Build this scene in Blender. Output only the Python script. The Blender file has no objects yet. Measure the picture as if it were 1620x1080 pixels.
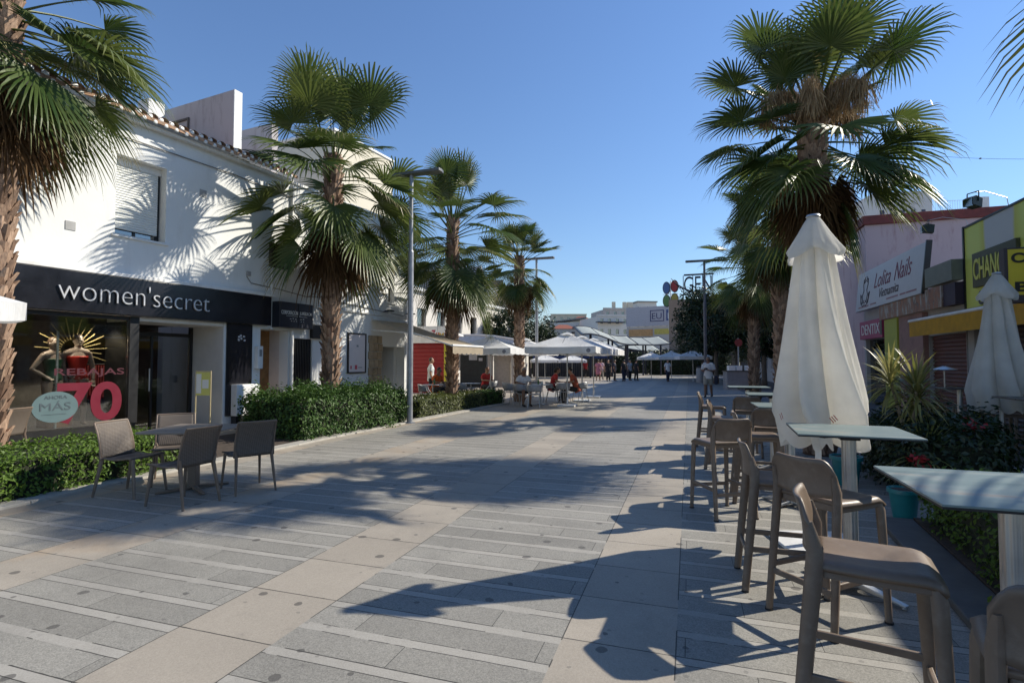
import bpy, bmesh, math, random
from mathutils import Vector, Matrix, Euler
R = math.radians
S = bpy.context.scene
COL = S.collection
RND = random.Random(7)

# ------------------------------------------------------------------ mesh builder
class MB:
    def __init__(self):
        self.v = []; self.f = []; self.m = []; self.c = []; self.cur = 0; self.tint = (1, 1, 1, 1); self.sm = []; self.smooth = False
    def add(self, vs, fs):
        o = len(self.v)
        self.v.extend([tuple(p) for p in vs])
        self.c.extend([self.tint] * len(vs))
        for f in fs:
            self.f.append(tuple(i + o for i in f)); self.m.append(self.cur); self.sm.append(self.smooth)
        return self
    def box(self, x0, x1, y0, y1, z0, z1, M=None):
        vs = [Vector(p) for p in ((x0,y0,z0),(x1,y0,z0),(x1,y1,z0),(x0,y1,z0),(x0,y0,z1),(x1,y0,z1),(x1,y1,z1),(x0,y1,z1))]
        if M: vs = [M @ p for p in vs]
        return self.add(vs, [(0,3,2,1),(4,5,6,7),(0,1,5,4),(1,2,6,5),(2,3,7,6),(3,0,4,7)])
    def quad(self, a, b, c, d):
        return self.add([a, b, c, d], [(0,1,2,3)])
    def prism(self, pts, h0, h1, axis='z'):
        def P(p, h):
            return {'z': (p[0], p[1], h), 'y': (p[0], h, p[1]), 'x': (h, p[0], p[1])}[axis]
        n = len(pts)
        vs = [P(p, h0) for p in pts] + [P(p, h1) for p in pts]
        fs = [tuple(range(n))[::-1], tuple(range(n, 2*n))] + [(i, (i+1) % n, n + (i+1) % n, n + i) for i in range(n)]
        return self.add(vs, fs)
    def tube(self, pts, rad, n=8, cap=True, flat=None, M=None):
        # pts path, rad: radius or list; flat: (sx, sy) elliptical scale
        pts = [Vector(p) for p in pts]
        if not isinstance(rad, (list, tuple)): rad = [rad] * len(pts)
        rings = []
        prev = None
        for i, p in enumerate(pts):
            if i == 0: t = pts[1] - p
            elif i == len(pts) - 1: t = p - pts[i-1]
            else: t = (pts[i+1] - pts[i-1])
            if t.length < 1e-9: t = Vector((0,0,1))
            t.normalize()
            if prev is None:
                a = Vector((1,0,0)) if abs(t.x) < .8 else Vector((0,1,0))
                s = (a - t * a.dot(t)).normalized()
            else:
                s = prev - t * prev.dot(t)
                s = s.normalized() if s.length > 1e-6 else prev
            prev = s
            u = t.cross(s)
            fx, fy = flat if flat else (1, 1)
            rings.append([p + s * (rad[i] * fx * math.cos(2*math.pi*k/n)) + u * (rad[i] * fy * math.sin(2*math.pi*k/n)) for k in range(n)])
        vs = [q for r in rings for q in r]
        if M: vs = [M @ q for q in vs]
        fs = []
        for i in range(len(pts)-1):
            for k in range(n):
                a = i*n+k; b = i*n+(k+1) % n
                fs.append((a, b, b+n, a+n))
        if cap:
            fs.append(tuple(range(n))[::-1]); fs.append(tuple(range((len(pts)-1)*n, len(pts)*n)))
        return self.add(vs, fs)
    def bar(self, a, b, w, h, up=(0,0,1), w2=None, h2=None):
        a = Vector(a); b = Vector(b); t = (b-a).normalized(); up = Vector(up)
        if abs(t.dot(up)) > .95: up = Vector((0,1,0))
        s = t.cross(up).normalized(); u = s.cross(t)
        w2 = w2 or w; h2 = h2 or h
        vs = []
        for p, ww, hh in ((a, w, h), (b, w2, h2)):
            for i, j in ((-1,-1),(1,-1),(1,1),(-1,1)):
                vs.append(p + s*(i*ww/2) + u*(j*hh/2))
        return self.add(vs, [(0,1,2,3)[::-1],(4,5,6,7),(0,1,5,4),(1,2,6,5),(2,3,7,6),(3,0,4,7)])
    def lathe(self, prof, n=24, cx=0, cy=0, lobes=None):
        vs = []; fs = []
        for r, z in prof:
            for k in range(n):
                a = 2*math.pi*k/n
                vs.append((cx + r*math.cos(a), cy + r*math.sin(a), z))
        for i in range(len(prof)-1):
            for k in range(n):
                a = i*n+k; b = i*n+(k+1) % n
                fs.append((a, b, b+n, a+n))
        fs.append(tuple(range(n))[::-1]); fs.append(tuple(range((len(prof)-1)*n, len(prof)*n)))
        return self.add(vs, fs)
    def ell(self, c, r, n=12, m=8, M=None):
        vs = []; fs = []
        for i in range(1, m):
            t = math.pi*i/m
            for k in range(n):
                a = 2*math.pi*k/n
                vs.append(Vector((r[0]*math.sin(t)*math.cos(a), r[1]*math.sin(t)*math.sin(a), r[2]*math.cos(t))))
        vs.append(Vector((0,0,r[2]))); vs.append(Vector((0,0,-r[2])))
        if M: vs = [M @ q for q in vs]
        vs = [q + Vector(c) for q in vs]
        for i in range(m-2):
            for k in range(n):
                a = i*n+k; b = i*n+(k+1) % n
                fs.append((a, a+n, b+n, b))
        T = len(vs)-2; B = len(vs)-1
        for k in range(n):
            fs.append((T, k, (k+1) % n)); fs.append((B, (m-2)*n+(k+1) % n, (m-2)*n+k))
        return self.add(vs, fs)
    def grid(self, fn, nu, nv, thick=None):
        vs = []; fs = []
        for i in range(nu+1):
            for j in range(nv+1):
                vs.append(Vector(fn(i/nu, j/nv)))
        def id(i, j): return i*(nv+1)+j
        for i in range(nu):
            for j in range(nv):
                fs.append((id(i,j), id(i+1,j), id(i+1,j+1), id(i,j+1)))
        return self.add(vs, fs)
    def build(self, name, mats, parent=None, smooth=None, bevel=None, solid=None, sub=0, tint=False, xf=None):
        me = bpy.data.meshes.new(name)
        me.from_pydata(self.v, [], self.f)
        if not isinstance(mats, (list, tuple)): mats = [mats]
        for m in mats: me.materials.append(m)
        me.polygons.foreach_set('material_index', self.m)
        if smooth is not None:
            me.polygons.foreach_set('use_smooth', [True]*len(self.f))
            if smooth and smooth < 180: me.set_sharp_from_angle(angle=R(smooth))
        elif any(self.sm):
            me.polygons.foreach_set('use_smooth', self.sm)
        if tint:
            a = me.color_attributes.new('tint', 'FLOAT_COLOR', 'POINT')
            a.data.foreach_set('color', [x for c in self.c for x in c])
        me.update()
        o = bpy.data.objects.new(name, me); COL.objects.link(o)
        if parent: o.parent = parent
        if solid:
            m = o.modifiers.new('thickness', 'SOLIDIFY'); m.thickness = solid; m.offset = 0
        if bevel:
            m = o.modifiers.new('bevel', 'BEVEL'); m.width = bevel; m.segments = 2; m.limit_method = 'ANGLE'; m.angle_limit = R(40)
            m.harden_normals = False
        if sub:
            m = o.modifiers.new('sub', 'SUBSURF'); m.levels = sub; m.render_levels = sub
        return o

def thing(name, label, cat, loc=(0,0,0), rz=0, group=None, rot=None):
    o = bpy.data.objects.new(name, None); COL.objects.link(o)
    o.empty_display_size = .2
    o.location = loc; o.rotation_euler = rot or (0, 0, rz)
    return tag(o, label, cat, group)
def tag(o, label, cat, group=None, kind=None):
    o['label'] = label; o['category'] = cat
    if group: o['group'] = group
    if kind: o['kind'] = kind
    return o
def struct(o):
    o['kind'] = 'structure'; return o
def dup(root, loc, rz, label=None, group=None):
    def cp(o, par):
        c = o.copy(); COL.objects.link(c); c.parent = par
        for ch in list(o.children): cp(ch, c)
        return c
    r = root.copy(); COL.objects.link(r); r.location = loc; r.rotation_euler = (0, 0, rz)
    if label: r['label'] = label
    if group: r['group'] = group
    for ch in list(root.children): cp(ch, r)
    return r

# ------------------------------------------------------------------ camera frame of the survey: bearing + distance -> ground point
F, CH, YAW, PITCH = 850.0, 1.55, R(18.220437), R(2.156)
def at(px, d):
    xr = (px - 810) / F * d
    return (xr*math.cos(YAW) - d*math.sin(YAW), xr*math.sin(YAW) + d*math.cos(YAW))
def ht(py, d): return CH + (571 - py) * d / F

# ------------------------------------------------------------------ materials
class NT:
    """tiny node helper"""
    def __init__(self, mat):
        mat.use_nodes = True
        self.t = mat.node_tree; self.t.nodes.clear()
        self.out = self.t.nodes.new('ShaderNodeOutputMaterial')
    def n(self, typ, **kw):
        x = self.t.nodes.new(typ)
        for k, v in kw.items():
            if k.startswith('i_'):
                key = k[2:].replace('_', ' ')
                s = x.inputs[key]
            else:
                setattr(x, k, v); continue
            if isinstance(v, bpy.types.NodeSocket): self.t.links.new(v, s)
            else: s.default_value = v
        return x
    def link(self, a, b): self.t.links.new(a, b)
    def m(self, op, a, b=None, c=None):
        x = self.t.nodes.new('ShaderNodeMath'); x.operation = op
        for i, v in enumerate((a, b, c)):
            if v is None: continue
            if isinstance(v, bpy.types.NodeSocket): self.t.links.new(v, x.inputs[i])
            else: x.inputs[i].default_value = v
        return x.outputs[0]
    def mix(self, fac, a, b, blend='MIX'):
        x = self.t.nodes.new('ShaderNodeMix'); x.data_type = 'RGBA'; x.blend_type = blend
        for s, v in ((x.inputs[0], fac), (x.inputs[6], a), (x.inputs[7], b)):
            if isinstance(v, bpy.types.NodeSocket): self.t.links.new(v, s)
            elif isinstance(v, (int, float)): s.default_value = v
            else: s.default_value = (*v[:3], 1)
        return x.outputs[2]
    def noise(self, vec, scale, detail=4, rough=.55, out=0):
        x = self.n('ShaderNodeTexNoise', i_Vector=vec, i_Scale=scale, i_Detail=detail, i_Roughness=rough); return x.outputs[out]
    def ramp(self, fac, stops):
        x = self.t.nodes.new('ShaderNodeValToRGB'); self.t.links.new(fac, x.inputs[0])
        e = x.color_ramp.elements
        while len(e) < len(stops): e.new(.5)
        for el, (p, c) in zip(e, stops):
            el.position = p; el.color = (*c[:3], 1) if not isinstance(c, (int, float)) else (c, c, c, 1)
        return x.outputs[0]
    def coord(self, out='Object'): return self.n('ShaderNodeTexCoord').outputs[out]
    def bsdf(self, color, rough=.6, metal=0, bump=None, bstr=.2, bdist=.01, **kw):
        b = self.t.nodes.new('ShaderNodeBsdfPrincipled')
        for s, v in (('Base Color', color), ('Roughness', rough), ('Metallic', metal)):
            if isinstance(v, bpy.types.NodeSocket): self.t.links.new(v, b.inputs[s])
            elif isinstance(v, (int, float)): b.inputs[s].default_value = v
            else: b.inputs[s].default_value = (*v[:3], 1)
        for k, v in kw.items(): b.inputs[k.replace('_', ' ')].default_value = v
        if bump is not None:
            bn = self.n('ShaderNodeBump', i_Strength=bstr, i_Distance=bdist); self.t.links.new(bump, bn.inputs['Height'])
            self.t.links.new(bn.outputs[0], b.inputs['Normal'])
        self.t.links.new(b.outputs[0], self.out.inputs[0])
        return b
MATS = {}
def mat(name, col, rough=.6, metal=0, var=.12, scale=6, bump=.0, bscale=40, spec=.5, dirt=None, dscale=2, trans=0, em=None, ems=1, sheen=0):
    """plain procedural surface: colour broken up by noise, optional dirt tone, fine bump"""
    if name in MATS: return MATS[name]
    M = bpy.data.materials.new(name); k = NT(M)
    co = k.coord()
    f = k.noise(co, scale, 5)
    lo = tuple(max(0, c*(1-var)) for c in col); hi = tuple(min(1, c*(1+var)) for c in col)
    c = k.ramp(f, [(.3, lo), (.7, hi)])
    if dirt:
        g = k.ramp(k.noise(co, dscale, 6, .65), [(.5, 0), (.72, 1)])
        c = k.mix(k.m('MULTIPLY', g, .6), c, dirt)
    rg = k.m('MULTIPLY_ADD', f, .2, max(0, rough-.1))
    b = k.bsdf(c, rg, metal, bump=k.noise(co, bscale, 4) if bump else None, bstr=bump, Specular_IOR_Level=spec)
    if em:
        b.inputs['Emission Color'].default_value = (*em, 1); b.inputs['Emission Strength'].default_value = ems
    if trans:
        tr = k.n('ShaderNodeBsdfTranslucent'); k.link(c, tr.inputs[0])
        mx = k.n('ShaderNodeMixShader'); mx.inputs[0].default_value = trans
        k.link(b.outputs[0], mx.inputs[1]); k.link(tr.outputs[0], mx.inputs[2]); k.link(mx.outputs[0], k.out.inputs[0])
    MATS[name] = M
    return M
def leafmat(name, c1, c2, rough=.45, trans=.3, spec=.5):
    M = bpy.data.materials.new(name); k = NT(M)
    t = k.n('ShaderNodeAttribute', attribute_name='tint').outputs['Color']
    sep = k.n('ShaderNodeSeparateColor'); k.link(t, sep.inputs[0])
    c = k.mix(sep.outputs[0], c1, c2)
    c = k.mix(k.m('MULTIPLY', k.noise(k.coord(), 3, 2), .35), c, tuple(x*.55 for x in c1))
    c = k.mix(sep.outputs[2], c, (.36,.28,.13))
    b = k.bsdf(c, rough, Specular_IOR_Level=spec)
    tr = k.n('ShaderNodeBsdfTranslucent'); k.link(c, tr.inputs[0])
    mx = k.n('ShaderNodeMixShader'); mx.inputs[0].default_value = trans
    k.link(b.outputs[0], mx.inputs[1]); k.link(tr.outputs[0], mx.inputs[2]); k.link(mx.outputs[0], k.out.inputs[0])
    return M
def glassmat(name, tint=(.8,.85,.85), refl=.12, see=.8):
    M = bpy.data.materials.new(name); k = NT(M)
    tp = k.n('ShaderNodeBsdfTransparent'); tp.inputs[0].default_value = (*[t*see for t in tint], 1)
    gl = k.n('ShaderNodeBsdfGlossy'); gl.inputs['Roughness'].default_value = .03; gl.inputs[0].default_value = (.9,.9,.9,1)
    lw = k.n('ShaderNodeLayerWeight', i_Blend=.35)
    fac = k.m('MULTIPLY_ADD', lw.outputs['Fresnel'], .6, refl)
    mx = k.n('ShaderNodeMixShader'); k.link(fac, mx.inputs[0]); k.link(tp.outputs[0], mx.inputs[1]); k.link(gl.outputs[0], mx.inputs[2])
    k.link(mx.outputs[0], k.out.inputs[0])
    return M

# ------------------------------------------------------------------ text as mesh
def text(name, body, size, m, parent=None, loc=(0,0,0), depth=.01, offset=0.0, shear=0, width=None, height=None, rot=(R(90),0,0), align='LEFT', space=1.0):
    cu = bpy.data.curves.new(name, 'FONT'); cu.body = body; cu.size = size; cu.extrude = depth/2; cu.offset = offset; cu.shear = shear
    cu.align_x = align; cu.space_character = space; cu.resolution_u = 6
    o = bpy.data.objects.new(name, cu); COL.objects.link(o)
    dg = bpy.context.evaluated_depsgraph_get(); dg.update()
    me = bpy.data.meshes.new_from_object(o.evaluated_get(dg))
    bpy.data.objects.remove(o); bpy.data.curves.remove(cu)
    me.name = name
    xs = [v.co.x for v in me.vertices]; ys = [v.co.y for v in me.vertices]
    sx = width / (max(xs)-min(xs)) if width else 1
    sy = height / (max(ys)-min(ys)) if height else 1
    if width or height:
        x0 = min(xs) if align == 'LEFT' else (max(xs)+min(xs))/2
        for v in me.vertices:
            v.co.x = (v.co.x - x0) * sx; v.co.y = (v.co.y - (min(ys) if height else 0)) * sy
    me.materials.clear(); me.materials.append(m)
    ob = bpy.data.objects.new(name, me); COL.objects.link(ob)
    ob.location = loc; ob.rotation_euler = rot
    if parent: ob.parent = parent
    return ob
# ================================================================== camera, light, sky
cam = bpy.data.objects.new('camera', bpy.data.cameras.new('camera')); COL.objects.link(cam)
cam.data.sensor_width = 36; cam.data.lens = 36*F/1620; cam.data.clip_end = 3000; cam.data.clip_start = .05
cam.location = (0, 0, CH); cam.rotation_euler = (R(90)+PITCH, 0, YAW)
S.camera = cam
SUN_AZ = math.atan2(3.19, 2.32)          # from +Y towards +X
SUN_EL = R(36.5)
W = bpy.data.worlds.new('World'); S.world = W; W.use_nodes = True
wt = W.node_tree; wt.nodes.clear()
sky = wt.nodes.new('ShaderNodeTexSky'); sky.sky_type = 'NISHITA'; sky.sun_disc = False
sky.sun_elevation = SUN_EL; sky.sun_rotation = SUN_AZ; sky.air_density = 1.4; sky.dust_density = 0; sky.ozone_density = 6; sky.altitude = 0
bg = wt.nodes.new('ShaderNodeBackground'); bg.inputs[1].default_value = .088
wo = wt.nodes.new('ShaderNodeOutputWorld')
tn = wt.nodes.new('ShaderNodeMix'); tn.data_type = 'RGBA'; tn.blend_type = 'MULTIPLY'; tn.inputs[0].default_value = 1; tn.inputs[7].default_value = (.97, 1.0, 1.13, 1)
wt.links.new(sky.outputs[0], tn.inputs[6]); wt.links.new(tn.outputs[2], bg.inputs[0]); wt.links.new(bg.outputs[0], wo.inputs[0])
sl = bpy.data.lights.new('sun', 'SUN'); sl.energy = 4.4; sl.angle = R(.53); sl.color = (1, .93, .80)
so = bpy.data.objects.new('sun', sl); COL.objects.link(so)
sd = Vector((math.sin(SUN_AZ)*math.cos(SUN_EL), math.cos(SUN_AZ)*math.cos(SUN_EL), math.sin(SUN_EL)))
so.rotation_euler = (-sd).to_track_quat('-Z', 'Y').to_euler(); so.location = sd*60
S.view_settings.view_transform = 'Standard'; S.view_settings.look = 'None'; S.view_settings.exposure = .60; S.view_settings.gamma = 1
S.cycles.max_bounces = 7; S.cycles.transparent_max_bounces = 12; S.cycles.sample_clamp_indirect = 6

# ================================================================== ground
def m_ground():
    M = bpy.data.materials.new('town_ground'); k = NT(M); co = k.coord()
    c = k.ramp(k.noise(co, .15, 5), [(.35, (.20,.19,.17)), (.65, (.27,.25,.22))])
    k.bsdf(c, .9); return M
g = MB().box(-900, 900, -300, 1500, -.6, -.012).build('ground', m_ground()); struct(g)

def m_paving():
    M = bpy.data.materials.new('granite_paving'); k = NT(M); co = k.coord()
    sp = k.n('ShaderNodeSeparateXYZ', i_Vector=co); x, y = sp.outputs[0], sp.outputs[1]
    # beige bands: 0.62 m wide, three of them at their surveyed spacing
    def band(x0, x1): return k.m('MULTIPLY', k.m('GREATER_THAN', x, x0), k.m('LESS_THAN', x, x1))
    beige = k.m('MAXIMUM', k.m('MAXIMUM', band(-.695, -.085), band(-2.855, -2.195)), k.m('MAXIMUM', band(-5.10, -4.44), band(-30, -6.55)))
    # courses across the street
    per = .2885
    v = k.m('DIVIDE', k.m('ADD', y, 60-2.43), per); row = k.m('FLOOR', v); fr = k.m('SUBTRACT', v, row)
    light = k.m('GREATER_THAN', fr, .755)
    v2 = k.m('DIVIDE', k.m('ADD', y, 60-2.43+.0), per*2); row2 = k.m('FLOOR', v2); fr2 = k.m('SUBTRACT', v2, row2)
    half = .006/per
    wob = k.m('MULTIPLY', k.m('SUBTRACT', k.noise(co, 9, 2), .5), .02)
    frw = k.m('ADD', fr, wob)
    j1 = k.m('MAXIMUM', k.m('LESS_THAN', frw, half), k.m('LESS_THAN', k.m('ABSOLUTE', k.m('SUBTRACT', frw, .755)), half*.55))
    j2 = k.m('LESS_THAN', k.m('ADD', fr2, wob), half*.7)
    # slab joints along the street, staggered by row
    st = k.m('MULTIPLY', k.m('MODULO', row, 3), .37)
    xv = k.m('DIVIDE', k.m('ADD', k.m('ADD', x, 40), st), 1.08); colm = k.m('FLOOR', xv); fx = k.m('SUBTRACT', xv, colm)
    j3 = k.m('MULTIPLY', k.m('LESS_THAN', fx, .004), k.m('SUBTRACT', 1, light))
    xe = k.m('MINIMUM', k.m('MINIMUM', k.m('ABSOLUTE', k.m('ADD', x, .695)), k.m('ABSOLUTE', k.m('ADD', x, .085))), k.m('MINIMUM', k.m('ABSOLUTE', k.m('ADD', x, 2.855)), k.m('ABSOLUTE', k.m('ADD', x, 2.195))))
    xe = k.m('MINIMUM', xe, k.m('MINIMUM', k.m('ABSOLUTE', k.m('ADD', x, 5.10)), k.m('ABSOLUTE', k.m('ADD', x, 4.44))))
    j4 = k.m('LESS_THAN', xe, .0035)
    nb = k.m('SUBTRACT', 1, beige)
    patchy = k.m('GREATER_THAN', k.noise(co, 1.6, 3), .44)
    joint = k.m('MAXIMUM', k.m('MAXIMUM', k.m('MULTIPLY', k.m('MULTIPLY', j1, nb), patchy), k.m('MULTIPLY', j2, k.m('MAXIMUM', patchy, beige))), k.m('MAXIMUM', k.m('MULTIPLY', j3, nb), k.m('MULTIPLY', j4, patchy)))
    # tones: slab to slab, worn patches and granite speckle
    wn = k.n('ShaderNodeTexWhiteNoise', noise_dimensions='2D')
    cx = k.n('ShaderNodeCombineXYZ', i_X=colm, i_Y=row); k.link(cx.outputs[0], wn.inputs['Vector'])
    slab = k.m('MULTIPLY_ADD', wn.outputs[0], .22, .89)
    wn2 = k.n('ShaderNodeTexWhiteNoise', noise_dimensions='1D'); k.link(row2, wn2.inputs['W'])
    slab2 = k.m('MULTIPLY_ADD', wn2.outputs[0], .14, .93)
    vor = k.n('ShaderNodeTexVoronoi', i_Vector=co, i_Scale=170.0)
    spk = k.n('ShaderNodeSeparateColor'); k.link(vor.outputs['Color'], spk.inputs[0])
    speck = k.m('MULTIPLY_ADD', spk.outputs[0], .5, .75)
    speckb = k.m('MULTIPLY_ADD', spk.outputs[1], .2, .9)
    wear = k.m('MULTIPLY_ADD', k.noise(co, .9, 6, .6), .5, .75)
    gray = k.mix(1, k.mix(k.noise(co, .5, 3), (.218,.208,.186), (.262,.249,.217)), k.n('ShaderNodeCombineColor', i_Red=slab, i_Green=slab, i_Blue=slab).outputs[0], 'MULTIPLY')
    gray = k.mix(1, gray, k.n('ShaderNodeCombineColor', i_Red=speck, i_Green=speck, i_Blue=speck).outputs[0], 'MULTIPLY')
    lt = k.mix(1, k.mix(k.noise(co, 2.5, 3), (.298,.280,.248), (.352,.333,.296)), k.n('ShaderNodeCombineColor', i_Red=speckb, i_Green=speckb, i_Blue=speckb).outputs[0], 'MULTIPLY')
    bgc = k.mix(k.noise(co, 1.1, 5), (.298,.262,.216), (.352,.314,.260))
    bgc = k.mix(1, bgc, k.n('ShaderNodeCombineColor', i_Red=slab2, i_Green=slab2, i_Blue=slab2).outputs[0], 'MULTIPLY')
    bgc = k.mix(1, bgc, k.n('ShaderNodeCombineColor', i_Red=speckb, i_Green=speckb, i_Blue=speckb).outputs[0], 'MULTIPLY')
    c = k.mix(light, gray, lt); c = k.mix(beige, c, bgc)
    c = k.mix(1, c, k.n('ShaderNodeCombineColor', i_Red=wear, i_Green=wear, i_Blue=wear).outputs[0], 'MULTIPLY')
    # rusty stain on one beige band, chewing-gum spots
    rust = k.m('MULTIPLY', k.ramp(k.noise(co, 1.3, 4), [(.5, 0), (.68, 1)]), k.m('MULTIPLY', beige, k.m('LESS_THAN', x, -3.5)))
    c = k.mix(k.m('MULTIPLY', rust, .5), c, (.36,.25,.15))
    dist = k.n('ShaderNodeMixRGB') if False else None
    nz = k.n('ShaderNodeVectorMath', operation='MULTIPLY_ADD'); k.link(k.noise(co, 14, 2, .5, 1), nz.inputs[0]); nz.inputs[1].default_value = (.035,.035,0); k.link(co, nz.inputs[2])
    gm = k.n('ShaderNodeTexVoronoi', voronoi_dimensions='2D', i_Vector=nz.outputs[0], i_Scale=2.6)
    gs = k.n('ShaderNodeSeparateColor'); k.link(gm.outputs['Color'], gs.inputs[0])
    gum = k.m('MULTIPLY', k.m('LESS_THAN', gm.outputs['Distance'], k.m('MULTIPLY_ADD', gs.outputs[1], .065, .03)), k.m('GREATER_THAN', gs.outputs[0], .62))
    c = k.mix(k.m('MULTIPLY', gum, .72), c, (.07,.065,.06))
    gm2 = k.n('ShaderNodeTexVoronoi', voronoi_dimensions='2D', i_Vector=nz.outputs[0], i_Scale=7.0)
    gs2 = k.n('ShaderNodeSeparateColor'); k.link(gm2.outputs['Color'], gs2.inputs[0])
    gum2 = k.m('MULTIPLY', k.m('LESS_THAN', gm2.outputs['Distance'], .09), k.m('GREATER_THAN', gs2.outputs[0], .88))
    c = k.mix(k.m('MULTIPLY', gum2, .4), c, (.09,.085,.08))
    st_ = k.ramp(k.noise(co, .55, 8, .72), [(.50, 0), (.66, 1)])
    c = k.mix(k.m('MULTIPLY', st_, .30), c, (.10,.095,.085))
    dr_ = k.ramp(k.noise(co, 5.5, 6, .7), [(.60, 0), (.74, 1)])
    c = k.mix(k.m('MULTIPLY', dr_, .30), c, (.12,.11,.10))
    c = k.mix(k.m('MULTIPLY', joint, .92), c, (.035,.033,.03))
    hgt = k.m('SUBTRACT', k.m('MULTIPLY', spk.outputs[0], .08), joint)
    k.bsdf(c, k.m('MULTIPLY_ADD', spk.outputs[2], .2, .55), bump=hgt, bstr=.35, bdist=.004, Specular_IOR_Level=.35)
    return M
MP = m_paving()
p = MB(); p.quad((-16,-8,0), (2.6,-8,0), (2.6,140,0), (-16,140,0)); struct(p.build('promenade_paving', MP))
# terrace paving in front of the right-hand shops
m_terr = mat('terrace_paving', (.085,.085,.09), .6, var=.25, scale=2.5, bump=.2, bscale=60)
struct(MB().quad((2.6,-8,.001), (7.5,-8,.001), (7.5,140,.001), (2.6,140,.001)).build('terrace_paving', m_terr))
# light kerb along the planting beds on the left, flush with the paving, then the soil
m_kerb = mat('kerb_stone', (.36,.34,.30), .7, var=.15, scale=5, bump=.2, dirt=(.16,.15,.13))
m_soil = mat('soil', (.055,.04,.03), .95, var=.4, scale=18, bump=.6, bscale=30)
k_ = MB()
seg = [(-6.98,-2), (-7.0,4.0), (-7.03,6.0), (-7.02,9.4), (-6.85,13.2), (-6.6,17.5), (-6.5,19.0)]
for (x0,y0),(x1,y1) in zip(seg, seg[1:]):
    n = max(1, round((y1-y0)/1.0))
    for i in range(n):
        a, b = i/n, (i+1)/n
        ya, yb = y0+(y1-y0)*a+.004, y0+(y1-y0)*b-.004
        xa, xb = x0+(x1-x0)*a, x0+(x1-x0)*b
        k_.prism([(xa-.12, ya), (xa+.14, ya), (xb+.14, yb), (xb-.12, yb)], -.01, .03)
struct(k_.build('bed_kerb', m_kerb, bevel=.006))
struct(MB().prism([(-7.14,-2), (-7.16,4), (-7.16,9.4), (-6.98,13.0), (-9.2,13.0), (-9.3,7.0), (-9.9,6.3), (-10.1,-2)], -.02, .02).build('planting_bed_soil', m_soil))
# low dark stone edging and bed at the right of the bar tables
m_edge = mat('dark_edge_stone', (.10,.098,.095), .75, var=.2, scale=6, bump=.25)
e_ = MB()
pr = [(1.52,2.2), (1.55,3.9), (1.66,5.0), (1.78,6.1)]
e_.prism([(1.46,1.2), (1.78,1.2), (1.80,3.5), (2.02,6.15), (1.72,6.15), (1.50,3.5)], -.01, .05)
struct(e_.build('bed_edging', m_edge, bevel=.012))
struct(MB().prism([(1.785,1.2), (2.9,1.2), (2.9,6.15), (2.025,6.15), (1.805,3.5)], -.01, .06).build('bed_soil', m_soil))
# utility cover set in the paving
hc = MB(); hx, hy = at(985, 15.0)[0]+.0, 11.6
m_cov = mat('cover_frame', (.12,.115,.11), .6)
for a in ((-1.95,-.95,12.35,12.38), (-1.95,-.95,12.95,12.98), (-1.95,-1.92,12.38,12.95), (-.98,-.95,12.38,12.95)):
    hc.box(a[0], a[1], a[2], a[3], -.01, .005)
tag(hc.build('utility_cover', m_cov), 'rectangular metal frame of a utility cover set in the paving', 'utility cover')
# ================================================================== vegetation
def clump_tint(rnd, lo=.0, hi=1.0):
    t = rnd.uniform(lo, hi); return (t, rnd.random(), 0, 1)
m_bark = None
def m_palmtrunk(name, c1, c2, dark):
    M = bpy.data.materials.new(name); k = NT(M); co = k.coord()
    t = k.n('ShaderNodeAttribute', attribute_name='tint').outputs['Color']
    sep = k.n('ShaderNodeSeparateColor'); k.link(t, sep.inputs[0])
    c = k.mix(sep.outputs[0], c1, c2)
    mp = k.n('ShaderNodeMapping', i_Vector=co); mp.inputs['Scale'].default_value = (30, 30, 6)
    f = k.noise(mp.outputs[0], 1.5, 5)
    c = k.mix(k.m('MULTIPLY', k.ramp(f, [(.4, 0), (.7, 1)]), .55), c, dark)
    k.bsdf(c, .85, bump=f, bstr=.6, bdist=.01); return M
MTRUNK = m_palmtrunk('palm_boots', (.13,.070,.042), (.44,.30,.21), (.05,.026,.016))
MLEAF = leafmat('palm_leaf', (.050,.092,.020), (.160,.190,.050), .42, .30, .45)
MDEAD = leafmat('palm_dead_leaf', (.075,.040,.018), (.20,.12,.055), .8, .25, .2)
MFLOW = leafmat('palm_flower_stalk', (.30,.19,.10), (.50,.36,.20), .9, .15, .2)

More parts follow.
